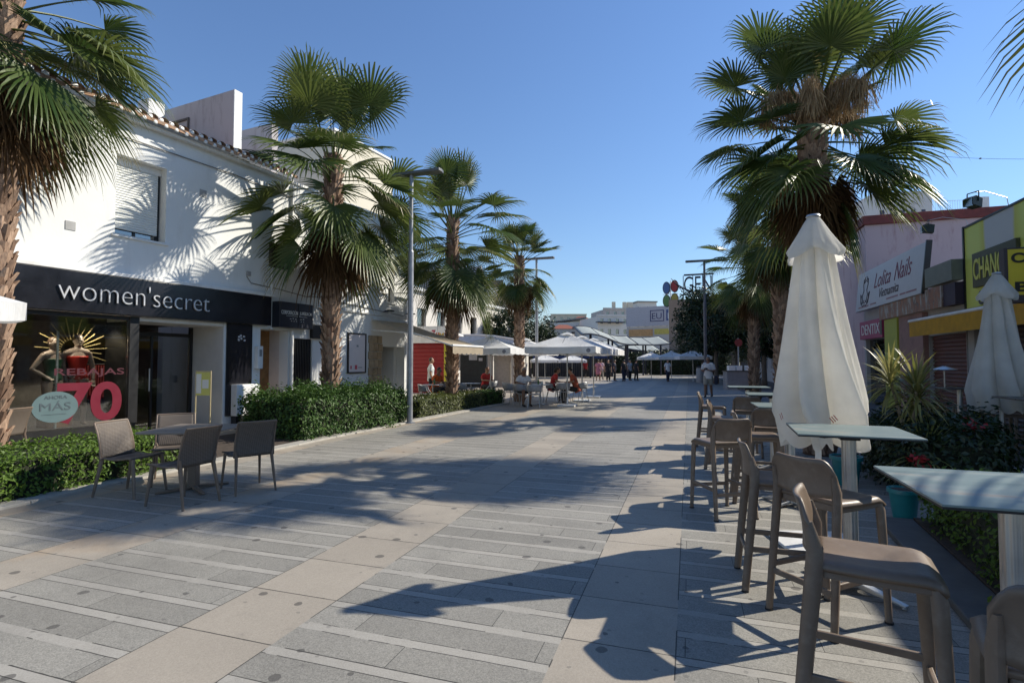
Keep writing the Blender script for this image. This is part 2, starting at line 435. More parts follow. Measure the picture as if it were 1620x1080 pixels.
def frond(mb, base, az, el, plen, R0, rnd, droop=.5, dead=False, nseg=34, spread=None, hk=1.0):
    """fan leaf: a petiole that sags, then a pleated blade whose free tips hang"""
    ca, sa = math.cos(az), math.sin(az)
    p = Vector(base); d = Vector((ca*math.cos(el), sa*math.cos(el), math.sin(el)))
    pts = [p.copy()]
    for i in range(5):
        p = p + d*(plen/5); pts.append(p.copy())
        d = (d + Vector((0,0,-1))*(.055*droop*plen)).normalized()
    mb.tint = (rnd.uniform(.3,.9), 0, 0, 1)
    mb.tube(pts, [.026,.022,.018,.015,.013,.011], 5, cap=False, flat=(1.4,.7))
    f = d; s = f.cross(Vector((0,0,1)))
    if s.length < .05: s = Vector((-sa, ca, 0))
    s.normalize(); s = (s + Vector((0,0,1))*rnd.uniform(-.25,.25)).normalized()
    n = s.cross(f).normalized()
    hub = pts[-1]
    tb = rnd.uniform(0,.8)
    sp = spread or R(rnd.uniform(118,140))
    fold = rnd.uniform(.10,.45)                 # blade cups upward along its costa
    hang = rnd.uniform(.45,1.0)*(1.5 if dead else 1)
    cost = rnd.uniform(.1,.35); hang *= (.35 + .75*hk)
    dry = rnd.choice((0, .15, .3, .9)) + .35*max(0, hk-.6)
    for i in range(nseg):
        a0 = -sp + 2*sp*i/nseg; a1 = -sp + 2*sp*(i+1)/nseg; am = (a0+a1)/2
        if dead and rnd.random() < .12: continue
        L = R0*(.62+.38*math.cos(am*.62))*rnd.uniform(.9,1.06)
        def pt(a, r, dz):
            # r fraction of L
            q = f*(math.cos(a)*r*L) + s*(math.sin(a)*r*L) + n*(abs(math.sin(a))*fold*r*L)
            hg = hang*(r**2.4)*.42*L + cost*max(0, math.cos(a))*(r**2)*.22*L
            return hub + q + n*dz + Vector((0,0,-hg))
        mb.tint = (min(1, max(0, tb + rnd.uniform(-.18,.18))), rnd.random(), 0, 1)
        dz = .012*(1 if i % 2 else -1)
        w = (a1-a0)
        A = pt(a0, .42, -dz); B = pt(a1, .42, dz)
        A2 = pt(am-w*.26, .70, -dz*.6); B2 = pt(am+w*.26, .70, dz*.6)
        A3 = pt(am-w*.13, .88, 0); B3 = pt(am+w*.13, .88, 0)
        tip = pt(am, 1.0, 0) + Vector((rnd.uniform(-.03,.03), rnd.uniform(-.03,.03), -rnd.uniform(0,.07)*(1+hang)))
        mb.add([hub, A, B, A2, B2, A3, B3, tip], [(0,1,2), (1,3,4,2), (3,5,6,4), (5,7,6)])
        if not dead:      # dry, straw-coloured tips on the older fans
            t0 = mb.tint; q = dry*rnd.uniform(.5,1)
            mb.c[-1] = (t0[0], t0[1], min(1, q*1.2), 1); mb.c[-2] = mb.c[-3] = (t0[0], t0[1], q*.6, 1)

def palm(x, y, trunk_h, crown_r, seed, label, r0=.20, nf=44, skirt=True, flowers=0, lean=(0,0), el_lo=-56, group='palm trees lining the promenade', base_z=0):
    rnd = random.Random(seed)
    root = thing('palm_tree', label, 'palm tree', (x, y, base_z), rnd.uniform(0, 6), group)
    # trunk with diamond-shaped leaf bases
    t = MB(); t.tint = (.1, 0, 0, 1); t.smooth = True
    zs = [0, .15, .5, trunk_h*.5, trunk_h]
    axis = lambda z: Vector((lean[0]*z, lean[1]*z, z))
    t.tube([axis(z) for z in zs], [r0*1.25, r0*1.1, r0*.93, r0*.9, r0*.85], 16)
    t.smooth = False
    rows = int(trunk_h/.105)
    for i in range(rows):
        z = .04 + i*.105; nb = 7
        rr = r0*(1.22 if z < .15 else .95) 
        for j in range(nb):
            a = 2*math.pi*(j + (.5 if i % 2 else 0))/nb + rnd.uniform(-.12,.12)
            c = axis(z) + Vector((math.cos(a), math.sin(a), 0))*rr*.93
            rad = Vector((math.cos(a), math.sin(a), 0)); tan = Vector((-math.sin(a), math.cos(a), 0))
            w = r0*rnd.uniform(.34,.52); h = rnd.uniform(.11,.20); o = rnd.uniform(.045,.125)
            t.tint = (rnd.uniform(.05,1.0)**.8, 0, 0, 1)
            top = c + rad*o + Vector((0,0,h)) + tan*rnd.uniform(-.02,.02)
            b0 = c - tan*w; b1 = c + tan*w; bl = c - Vector((0,0,h*.55)) + rad*.004
            ri = top - rad*.03 + tan*w*.55; le = top - rad*.03 - tan*w*.55
            t.add([b0, bl, b1, ri, top, le, c-rad*.02+Vector((0,0,h*.4))], [(0,1,4,5), (1,2,3,4), (5,4,6), (4,3,6), (0,5,6), (2,6,3)])
            if rnd.random() < .05:
                t.tube([top, top + rad*rnd.uniform(.05,.12) + Vector((0,0,.05)) + tan*rnd.uniform(-.06,.06)], .006, 4)
    t.build('trunk', MTRUNK, root, tint=True)
    top = axis(trunk_h)
    c = MB()
    for i in range(nf):
        u = (i+.5)/nf
        el = R(86 - (86-el_lo)*(u**.95)) + rnd.gauss(0,.17)
        az = i*2.39996 + rnd.gauss(0,.38)
        zz = trunk_h - .05 - 1.25*(u**1.25)*crown_r/2.35 + rnd.uniform(-.05,.05)
        pl = crown_r*rnd.uniform(.40,.74)*(.85 if u < .12 else 1)*(1 - .35*max(0, u-.55)/.45)
        frond(c, axis(zz) + Vector((math.cos(az), math.sin(az), 0))*r0*.5, az, el, pl, crown_r*rnd.uniform(.36,.51), rnd, droop=.3+u*.9, nseg=46, hk=.25+.9*u)
    c.build('crown', MLEAF, root, tint=True)
    if skirt:
        s = MB(); ns = 18
        for i in range(ns):
            az = i*2.39996 + rnd.uniform(-.3,.3); u = i/ns
            zz = trunk_h - (1.25 + .6*u)*crown_r/2.35
            frond(s, axis(zz) + Vector((math.cos(az), math.sin(az), 0))*r0*.7, az, R(-58 - 24*u) + rnd.uniform(-.1,.1), crown_r*rnd.uniform(.12,.22), crown_r*rnd.uniform(.28,.38), rnd, droop=1.2, dead=True, nseg=26, spread=R(95))
        s.build('dead_leaf_skirt', MDEAD, root, tint=True)
    for i in range(flowers):
        fl = MB(); az = (4.5, 5.4, 3.7, .6)[i % 4] - root.rotation_euler.z
        b = axis(trunk_h-.1); p = b.copy(); d = Vector((math.cos(az)*.75, math.sin(az)*.75, .9)).normalized()
        path = [p.copy()]
        for q in range(9):
            p = p + d*(crown_r*.062); d = (d + Vector((0,0,-.23))).normalized(); path.append(p.copy())
        fl.tint = (.5, 0, 0, 1); fl.tube(path, .014, 5)
        for q in range(950):
            a = rnd.choice(path[3:]); ln = rnd.uniform(.1,.55)
            a = a + Vector((rnd.gauss(0,.05), rnd.gauss(0,.05), rnd.gauss(0,.06)))
            dd = Vector((rnd.gauss(0,.22), rnd.gauss(0,.22), -1)).normalized()
            fl.tint = (rnd.random(), 0, 0, 1)
            e = a + dd*ln; w = Vector((rnd.uniform(-1,1), rnd.uniform(-1,1), 0)).normalized()*.0065
            fl.add([a-w*.4, a+w*.4, e+w, e-w], [(0,1,2,3)])
        fl.build('flower_stalk', MFLOW, root, tint=True)
    return root
palm(-9.76, 5.15, 7.3, 2.25, 11, 'palm tree at the far left, thick trunk behind the low hedge by the shop window', r0=.175, nf=48)
palm(-8.7, 11.6, 6.9, 2.75, 23, 'tall palm tree growing out of the big dark hedge before the white building', r0=.205, nf=46)
palm(-7.5, 16.4, 6.3, 2.6, 35, 'palm tree behind the grey lamp post beside the small square hedge', r0=.18, nf=44)
palm(-6.35, 20.2, 5.75, 1.75, 41, 'palm tree rising between the open white parasols of the café terrace', r0=.17, nf=36)
palm(2.06, 10.25, 5.95, 1.95, 58, 'largest right-hand palm with brown flower stalks, behind the closed parasol', r0=.20, nf=50, flowers=4)
palm(2.55, 17.2, 6.1, 2.0, 63, 'right-hand palm just left of the closed parasol with a notched pale trunk', r0=.19, nf=38)
palm(2.45, 23.2, 5.7, 2.0, 77, 'farthest right-hand palm tree standing before the dark leafy trees', r0=.18, nf=36)
palm(3.85, 3.0, 5.25, 2.5, 82, 'palm whose dark hanging fronds reach into the upper right corner', r0=.2, nf=36, skirt=False, el_lo=-5)

# ---- leaf cards for hedges and broadleaf crowns
def leaf(mb, p, n, ln, w, rnd):
    n = Vector(n); a = Vector((rnd.uniform(-1,1), rnd.uniform(-1,1), rnd.uniform(-1,1)))
    t = n.cross(a)
    if t.length < 1e-3: t = Vector((1,0,0))
    t.normalize(); s = n.cross(t).normalized()
    p = Vector(p)
    mid = p + t*ln*.5 + n*ln*.10
    mb.add([p, mid + s*w*.5, p + t*ln, mid - s*w*.5], [(0,1,2,3)])
def hedge(name, label, poly, z0, h, nl, m, seed, size=.05, bump=.06, rag=.05, group=None, core=None):
    """clipped hedge: dark solid core added to block light, plus leaves through the outer shell; poly is a convex outline (counter-clockwise)"""
    rnd = random.Random(seed); mb = MB()
    cx = sum(p[0] for p in poly)/len(poly); cy = sum(p[1] for p in poly)/len(poly)
    mb.cur = 1
    mb.prism([(cx+(px-cx)*.9-0*cx, cy+(py-cy)*.955) for px, py in poly], z0, z0+h*.84)  # unseen dark core, added so light cannot pass through the leaves
    mb.cur = 0
    edges = [(Vector((*a, 0)), Vector((*b, 0))) for a, b in zip(poly, poly[1:]+poly[:1])]
    per = [(b-a).length for a, b in edges]; P = sum(per)
    area = abs(sum(a[0]*b[1]-b[0]*a[1] for a, b in zip(poly, poly[1:]+poly[:1])))/2
    nt = int(nl*area/(area+P*h))
    ph = [rnd.uniform(0, 6.28) for _ in range(6)]
    def wav(x, y, z): return (math.sin(x*5.1+ph[0])*math.sin(y*4.3+ph[1]) + .7*math.sin(x*11+ph[2]+z*7)*math.sin(y*12.5+ph[3]) + .6*math.sin(z*9+ph[4]+x*3+y*3))*.5
    def inside(x, y):
        return all((b.x-a.x)*(y-a.y)-(b.y-a.y)*(x-a.x) >= 0 for a, b in edges)
    xs = [p[0] for p in poly]; ys = [p[1] for p in poly]
    k = 0
    while k < nt:
        x = rnd.uniform(min(xs), max(xs)); y = rnd.uniform(min(ys), max(ys))
        if not inside(x, y): continue
        k += 1
        wv = wav(x, y, z0+h)
        z = z0 + h - .08 + wv*bump + abs(rnd.gauss(0, rag)) - rnd.random()*.06
        mb.tint = (min(1, max(0, .5 + wv*.25 + rnd.gauss(0,.22))), 0, 0, 1)
        n = Vector((rnd.gauss(0,.55), rnd.gauss(0,.55), 1)).normalized()
        leaf(mb, (x, y, z), n, size*rnd.uniform(.7,1.3), size*.55, rnd)
    for i in range(nl - nt):
        q = rnd.uniform(0, P); e = 0
        while q > per[e]: q -= per[e]; e += 1
        a, b = edges[e]; d = (b-a)/per[e]; nrm = Vector((d.y, -d.x, 0))
        p = a + d*q; z = z0 + .02 + rnd.random()*(h-.03)
        wv = wav(p.x, p.y, z)
        rnd_r = 1 - max(0, (z-z0)/h-.75)*.5
        p = p + nrm*(wv*bump - .05*(1-rnd_r)*4 + rnd.gauss(0, rag*.7) - .02)
        mb.tint = (min(1, max(0, .5 + wv*.25 + rnd.gauss(0,.22))), 0, 0, 1)
        n = (nrm*.9 + Vector((rnd.gauss(0,.5), rnd.gauss(0,.5), .35+rnd.gauss(0,.5)))).normalized()
        leaf(mb, (p.x, p.y, z), n, size*rnd.uniform(.7,1.3), size*.55, rnd)
    return tag(mb.build(name, [m, m_blocker], tint=True), label, 'hedge', group)
m_blocker = mat('hedge_light_blocker', (.018,.022,.010), .95, var=.5, scale=25, bump=.5)  # near-black tone of the light-blocking core added inside each hedge
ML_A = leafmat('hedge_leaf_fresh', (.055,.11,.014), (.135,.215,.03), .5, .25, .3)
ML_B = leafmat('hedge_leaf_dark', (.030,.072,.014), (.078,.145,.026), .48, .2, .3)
ML_C = leafmat('hedge_leaf_olive', (.055,.08,.015), (.15,.165,.035), .45, .25)
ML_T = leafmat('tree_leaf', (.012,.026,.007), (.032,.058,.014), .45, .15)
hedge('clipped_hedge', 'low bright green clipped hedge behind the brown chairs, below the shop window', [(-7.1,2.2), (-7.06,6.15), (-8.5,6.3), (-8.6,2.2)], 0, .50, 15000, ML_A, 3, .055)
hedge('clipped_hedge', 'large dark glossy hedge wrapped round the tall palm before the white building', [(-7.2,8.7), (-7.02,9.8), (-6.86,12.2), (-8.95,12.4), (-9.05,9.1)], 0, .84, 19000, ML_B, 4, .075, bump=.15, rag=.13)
hedge('clipped_hedge', 'small square olive-green hedge right of the grey lamp post', [(-7.05,13.3), (-6.72,17.3), (-8.2,17.6), (-8.4,13.6)], 0, .52, 6500, ML_C, 5, .07)
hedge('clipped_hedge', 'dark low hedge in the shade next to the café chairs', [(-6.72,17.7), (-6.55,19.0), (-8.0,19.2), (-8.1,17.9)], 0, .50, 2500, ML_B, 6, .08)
hedge('clipped_hedge', 'half-shaded hedge in the raised bed under the nearest bar table', [(1.82,1.3), (2.85,1.3), (2.85,6.0), (2.08,6.0), (1.86,3.6)], .05, .52, 13000, ML_A, 8, .05, bump=.07)

def broad_tree(x, y, h, r, label, seed, nl=9000, size=.2, trunk=.16, zc=None, group='dark leafy trees beyond the terrace', sq=.8, m=None):
    rnd = random.Random(seed)
    root = thing('leafy_tree', label, 'tree', (x, y, 0), 0, group)
    zc = zc or h - r*sq
    t = MB(); t.smooth = True
    t.tube([(0,0,-.05), (.03,.02,.4), (.02,-.03,zc*.45), (.05,.04,zc*.8)], [trunk*1.35, trunk, trunk*.85, trunk*.6], 10)
    tips = []
    for i in range(9):
        a = i*2.4 + rnd.uniform(-.3,.3); rr = r*rnd.uniform(.45,.8); zz = zc + rnd.uniform(-.25,.6)*r*sq
        b = Vector((math.cos(a)*rr, math.sin(a)*rr, zz)); s = Vector((.04,.0,zc*rnd.uniform(.5,.8)))
        mid = (s+b)/2 + Vector((0,0,-.1*r))
        t.tube([s, mid, b], [trunk*.5, trunk*.3, trunk*.1], 6); tips.append(b)
    t.build('trunk', mat('bark', (.11,.085,.065), .9, var=.3, scale=14, bump=.6, bscale=25), root)
    c = MB()
    cl = []
    for i in range(46):
        u = rnd.uniform(-1,1); a = rnd.uniform(0, 6.28); q = rnd.uniform(.45,1)**.6
        s = math.sqrt(1-u*u)
        cl.append((Vector((math.cos(a)*s*r*q, math.sin(a)*s*r*q, zc + u*r*sq*q)), r*rnd.uniform(.20,.36), rnd.uniform(-.3,.35)))
    for i in range(nl):
        p0, rr, tb = cl[i % len(cl)]
        v = Vector((rnd.gauss(0,1), rnd.gauss(0,1), rnd.gauss(0,1))).normalized()
        q = rnd.random()**.45
        p = p0 + v*rr*q*Vector((1,1,.8)).length/1.6
        c.tint = (min(1, max(0, .4 + tb + rnd.gauss(0,.18))), 0, 0, 1)
        n = (v + Vector((rnd.gauss(0,.6), rnd.gauss(0,.6), .5+rnd.gauss(0,.6)))).normalized()
        leaf(c, p, n, size*rnd.uniform(.7,1.3), size*.55, rnd)
    c.build('crown', m or ML_T, root, tint=True)
    return root
# ================================================================== bar stools, bar tables
m_taupe = mat('taupe_resin', (.160,.116,.084), .45, var=.13, scale=5, bump=.12, bscale=160, spec=.45, dirt=(.24,.19,.15), dscale=11)
m_alu = mat('brushed_aluminium', (.50,.50,.49), .38, .75, var=.1, scale=8)
m_black = mat('black_iron', (.018,.018,.02), .5, .2, var=.2)
m_white_steel = mat('white_steel', (.66,.66,.66), .4, var=.06, dirt=(.4,.38,.34))
def m_hpl():
    M = bpy.data.materials.new('oxidised_table_top'); k = NT(M); co = k.coord()
    mp = k.n('ShaderNodeMapping', i_Vector=co); mp.inputs['Scale'].default_value = (1.2, 4.5, 1)
    f = k.noise(mp.outputs[0], 1.8, 7, .62)
    c = k.ramp(f, [(.30, (.115,.165,.16)), (.52, (.19,.245,.235)), (.60, (.27,.30,.28)), (.70, (.33,.24,.16)), (.76, (.20,.24,.23))])
    c = k.mix(k.m('MULTIPLY', k.noise(co, 30, 4), .3), c, (.12,.16,.16))
    k.bsdf(c, k.m('MULTIPLY_ADD', f, .25, .22), Specular_IOR_Level=.55); return M
m_top = m_hpl()

def make_stool(label, group):
    t = thing('bar_stool', label, 'bar stool', group=group)
    # seat: gently dished, front edge rolled down
    def seat(u, v):
        x = -.185 + .415*u; y = (v-.5)*(.40 + .02*math.sin(u*3.1))
        e = max(0, (abs(v-.5)-.42)/.08); 
        z = .737 - .010*math.sin(math.pi*v)*math.sin(math.pi*min(1, u*1.05)) - .018*e*e
        if u > .86: z -= .03*((u-.86)/.14)**2
        return (x, y, z)
    s = MB(); s.grid(seat, 14, 14); s.build('seat', m_taupe, t, smooth=50, solid=.022)
    ap = MB()
    for sg in (-1, 1):
        ap.bar((-.165, sg*.182, .705), (.195, sg*.182, .705), .026, .045)
    ap.bar((.205, -.17, .702), (.205, .17, .702), .026, .04); ap.bar((-.17, -.17, .705), (-.17, .17, .705), .024, .04)
    ap.build('seat_frame', m_taupe, t, bevel=.006)
    # backrest: one curved panel with round shoulders
    def back(u, v):
        y = (u-.5)*.43
        q = abs(u-.5)*2
        H = .222 - (.085*(max(0, q-.62)/.38)**2.6)
        z = .772 - .012*math.cos(q*1.5) + v*H
        x = -.232 + .040*q*q - .055*v*v + .02*v
        return (x, y*(1 - .02*v), z)
    b = MB(); b.grid(back, 24, 8); b.build('backrest', m_taupe, t, smooth=60, solid=.016)
    for sg in (-1, 1):
        l = MB()
        l.tube([(-.265, sg*.215, 0), (-.235, sg*.208, .30), (-.195, sg*.198, .70), (-.192, sg*.197, .80), (-.215, sg*.196, .90)], [.021,.0235,.027,.027,.016], 8, flat=(1.15,.85))
        l.build('leg', m_taupe, t, smooth=50)
        l = MB()
        l.tube([(.232, sg*.205, 0), (.222, sg*.197, .32), (.208, sg*.186, .66), (.198, sg*.178, .722)], [.020,.023,.027,.022], 8, flat=(1.05,.9))
        l.build('leg', m_taupe, t, smooth=50)
        f = MB(); f.bar((-.236, sg*.206, .285), (.222, sg*.198, .285), .020, .036); f.build('footrest', m_taupe, t, bevel=.005)
    for fx_, fy_ in ((-.265,.215),(-.265,-.215),(.232,.205),(.232,-.205)):
        f = MB(); f.tube([(fx_,fy_,-.002),(fx_,fy_,.012)], .024, 10); f.build('rubber_foot', m_black, t)
    f = MB(); f.bar((.224, -.195, .245), (.224, .195, .245), .020, .036); f.build('footrest', m_taupe, t, bevel=.005)
    f = MB(); f.bar((-.24, -.205, .245), (-.24, .205, .245), .020, .036); f.build('footrest', m_taupe, t, bevel=.005)
    return t
ST = [ # x, y, facing, label
 (.70, 2.63, -11, 'nearest complete bar stool, its grey-lit seat turned sideways at the closest full table'),
 (.80, 3.78, 42, 'bar stool seen from behind with the broad brown back, beside the second bar table'),
 (.60, 4.22, 2, 'bar stool seen edge-on just left of the broad-backed stool at the second bar table'),
 (.30, 5.98, 118, 'bar stool turned away from the tables, light along its top, left of the closed parasol'),
 (.72, 6.62, 0, 'bar stool with a lit seat at the third bar table, behind the turned-away stool'),
 (.50, 8.50, -8, 'bar stool with sunlit pale back, second from the far end of the row'),
 (.40, 10.65, -4, 'farthest bar stool in the row, its pale back lit by the sun'),
 (.88, 9.75, 92, 'dark-backed bar stool between the two farthest bar tables'),
 (.93, 7.42, 90, 'dark-backed bar stool half hidden beside the closed parasol'),
 (1.0, 1.90, 74, 'bar stool cut by the lower right corner of the picture'),
]
stool0 = make_stool(ST[0][3], 'taupe bar stools along the bar tables')
stool0.location = (ST[0][0], ST[0][1], 0); stool0.rotation_euler = (0, 0, R(ST[0][2]))
for x, y, a, lb in ST[1:]: dup(stool0, (x, y, 0), R(a), lb)

def make_bartable(label, group):
    t = thing('bar_table', label, 'table', group=group)
    top = MB(); h = .35
    top.prism([(-h,-h),(h,-h),(h,h),(-h,h)], 1.071, 1.080); top.build('tabletop', m_top, t, bevel=.002)
    e = MB(); h = .3485; e.prism([(-h,-h),(h,-h),(h,h),(-h,h)], 1.063, 1.0705); e.build('edge_board', m_black, t)
    c = MB()
    # fluted column
    n = 48; pr = []
    for z in (.055, 1.02):
        pr.append([( (.043+.0025*math.cos(12*2*math.pi*k/n))*math.cos(2*math.pi*k/n), (.043+.0025*math.cos(12*2*math.pi*k/n))*math.sin(2*math.pi*k/n), z) for k in range(n)])
    c.add(pr[0]+pr[1], [(k, (k+1)%n, n+(k+1)%n, n+k) for k in range(n)])
    c.build('column', m_alu, t, smooth=60)
    b = MB(); b.box(-.06,.06,-.06,.06,1.015,1.04); b.bar((-.19,-.19,1.05),(.19,.19,1.05),.04,.02); b.bar((-.19,.19,1.052),(.19,-.19,1.052),.04,.02)
    b.build('top_bracket', m_black, t, bevel=.003)
    hb = MB(); hb.lathe([(.062,.035),(.066,.06),(.056,.085),(.05,.10)], 20); hb.build('hub', m_alu, t, smooth=50)
    for k in range(4):
        f = MB(); a = R(45+90*k); d = Vector((math.cos(a), math.sin(a), 0))
        f.bar(d*.045+Vector((0,0,.055)), d*.355+Vector((0,0,.022)), .070, .038, w2=.042, h2=.016)
        f.tube([d*.335+Vector((0,0,.0)), d*.335+Vector((0,0,.018))], .018, 10)
        f.build('foot', m_alu, t, bevel=.006)
    return t
BT = [(1.14, 2.50, 0, 'nearest square bar table with an oxidised blue-green top, at the right edge'),
      (1.04, 4.27, -3, 'second square bar table with a blue-green top in front of the closed white parasol'),
      (1.03, 6.50, 1, 'bar table whose top shows just left of the closed parasol, third nearest'),
      (1.16, 8.72, 0, 'bar table with a sunlit top, second from the far end of the row'),
      (1.06, 11.1, 0, 'farthest bar table in the row, a thin sunlit line in front of the palms')]
bt0 = make_bartable(BT[0][3], 'bar tables in a row'); bt0.location = (*BT[0][:2], 0); bt0.rotation_euler = (0,0,0)
for x, y, a, lb in BT[1:]: dup(bt0, (x, y, 0), R(a), lb)

# ================================================================== woven-look dining chairs and table on the left
def m_weave():
    M = bpy.data.materials.new('perforated_taupe'); k = NT(M); co = k.coord()
    sp = k.n('ShaderNodeSeparateXYZ', i_Vector=co)
    w = k.m('SINE', k.m('MULTIPLY', sp.outputs[2], 420)); w2 = k.m('SINE', k.m('MULTIPLY', k.m('ADD', sp.outputs[0], sp.outputs[1]), 300))
    h = k.m('ADD', w, k.m('MULTIPLY', w2, .5))
    c = k.mix(k.ramp(h, [(.1, 0), (.6, 1)]), (.090,.072,.057), (.165,.134,.107))
    k.bsdf(c, .5, bump=h, bstr=.5, bdist=.003); return M
m_weav = m_weave()
def make_chair(label, group):
    t = thing('dining_chair', label, 'chair', group=group)
    def shell(u, v):   # u along: seat front -> back top
        y = (v-.5)*(.46 - .03*u)
        q = (v-.5)*2
        if u < .5:
            s = u/.5; x = .225 - .42*s; z = .455 - .03*math.sin(s*3.14) - .012*s + .012*q*q
            if s < .15: z -= .02*(1-s/.15)**2
        else:
            s = (u-.5)/.5; x = -.195 - .035*s - .09*s*s + .02*q*q*s; z = .443 + .40*s
            r = min(1, s*4)
            z -= (1-r)*.012
        return (x, y, z)
    s = MB(); s.grid(lambda u, v: shell(u*.5, v), 10, 10); s.build('seat', m_weav, t, smooth=60, solid=.012)
    s = MB(); s.grid(lambda u, v: shell(.5+u*.5, v), 12, 10); s.build('backrest', m_weav, t, smooth=60, solid=.012)
    r = MB()
    for v in (.0, 1.0):
        r.tube([shell(u/20, v) for u in range(21)], .011, 6)
    r.tube([shell(1, v/10) for v in range(11)], .012, 6)
    r.build('rim', m_taupe, t, smooth=60)
    for sg in (-1, 1):
        l = MB(); l.tube([(.27, sg*.225, 0), (.215, sg*.20, .44)], [.013,.021], 8, flat=(1.2,.9)); l.build('leg', m_taupe, t, smooth=50)
        l = MB(); l.tube([(-.285, sg*.225, 0), (-.20, sg*.20, .43), (-.215, sg*.215, .52)], [.013,.022,.012], 8, flat=(1.2,.9)); l.build('leg', m_taupe, t, smooth=50)
    return t
CH4 = [(-6.25, 4.66, 8, 'left chair at the brown dining table, half its back in the sun'),
       (-6.38, 5.32, -42, 'chair at the back of the brown dining table facing the viewer'),
       (-5.28, 4.52, 178, 'front right chair at the dining table, seen from behind with a sunlit back'),
       (-5.12, 5.27, 152, 'shaded chair at the right side of the dining table, nearest the large hedge')]
ch0 = make_chair(CH4[0][3], 'brown woven dining chairs round the table'); ch0.location = (*CH4[0][:2], 0); ch0.rotation_euler = (0,0,R(CH4[0][2]))
for x, y, a, lb in CH4[1:]: dup(ch0, (x, y, 0), R(a), lb)
dup(ch0, (-9.95, 5.35, 0), R(200), 'lone brown chair standing behind the left palm by the shop window')
dt = thing('dining_table', 'square taupe dining table with four brown woven chairs', 'table', (-5.75, 5.06, 0), R(18.6))
x_ = MB(); h = .43; x_.prism([(-h,-h),(h,-h),(h,h),(-h,h)], .715, .745); x_.build('tabletop', mat('taupe_slats', (.21,.175,.145), .4, var=.15, scale=4), dt, bevel=.008)
x_ = MB(); x_.box(-.05,.05,-.05,.05,.03,.715); x_.bar((-.3,0,.70),(.3,0,.70),.05,.03); x_.bar((0,-.3,.698),(0,.3,.698),.05,.025); x_.build('column', m_taupe, dt, bevel=.006)
for k in range(4):
    a = R(45+90*k); f = MB(); d = Vector((math.cos(a), math.sin(a), 0)); f.bar(d*.04+Vector((0,0,.035)), d*.40+Vector((0,0,.014)), .06, .035, w2=.04, h2=.02); f.build('foot', m_taupe, dt, bevel=.006)

# ================================================================== parasols
def m_fabric(name, col, trans=.3):
    M = bpy.data.materials.new(name); k = NT(M); co = k.coord()
    f = k.noise(co, 2.2, 6, .6)
    c = k.ramp(f, [(.3, tuple(x*.82 for x in col)), (.6, col)])
    c = k.mix(k.m('MULTIPLY', k.ramp(k.noise(co, .9, 6, .7), [(.55, 0), (.75, 1)]), .35), c, (.42,.36,.27))
    mp = k.n('ShaderNodeMapping', i_Vector=co); mp.inputs['Scale'].default_value = (9, 9, 1.1)
    wv = k.m('ADD', k.m('MULTIPLY', k.noise(co, 300, 2), .12), k.noise(mp.outputs[0], 1.6, 5, .6))
    b = k.bsdf(c, .85, bump=wv, bstr=.55, bdist=.02, Specular_IOR_Level=.2)
    tr = k.n('ShaderNodeBsdfTranslucent'); k.link(c, tr.inputs[0])
    mx = k.n('ShaderNodeMixShader'); mx.inputs[0].default_value = trans
    k.link(b.outputs[0], mx.inputs[1]); k.link(tr.outputs[0], mx.inputs[2]); k.link(mx.outputs[0], k.out.inputs[0]); return M
m_canvas = m_fabric('cream_canvas', (.85,.83,.78), .6)
m_canvas_w = m_fabric('white_canvas', (.80,.80,.79), .22)
m_red = mat('red_print', (.42,.05,.04), .8)
m_darkprint = mat('dark_print', (.10,.07,.06), .8)
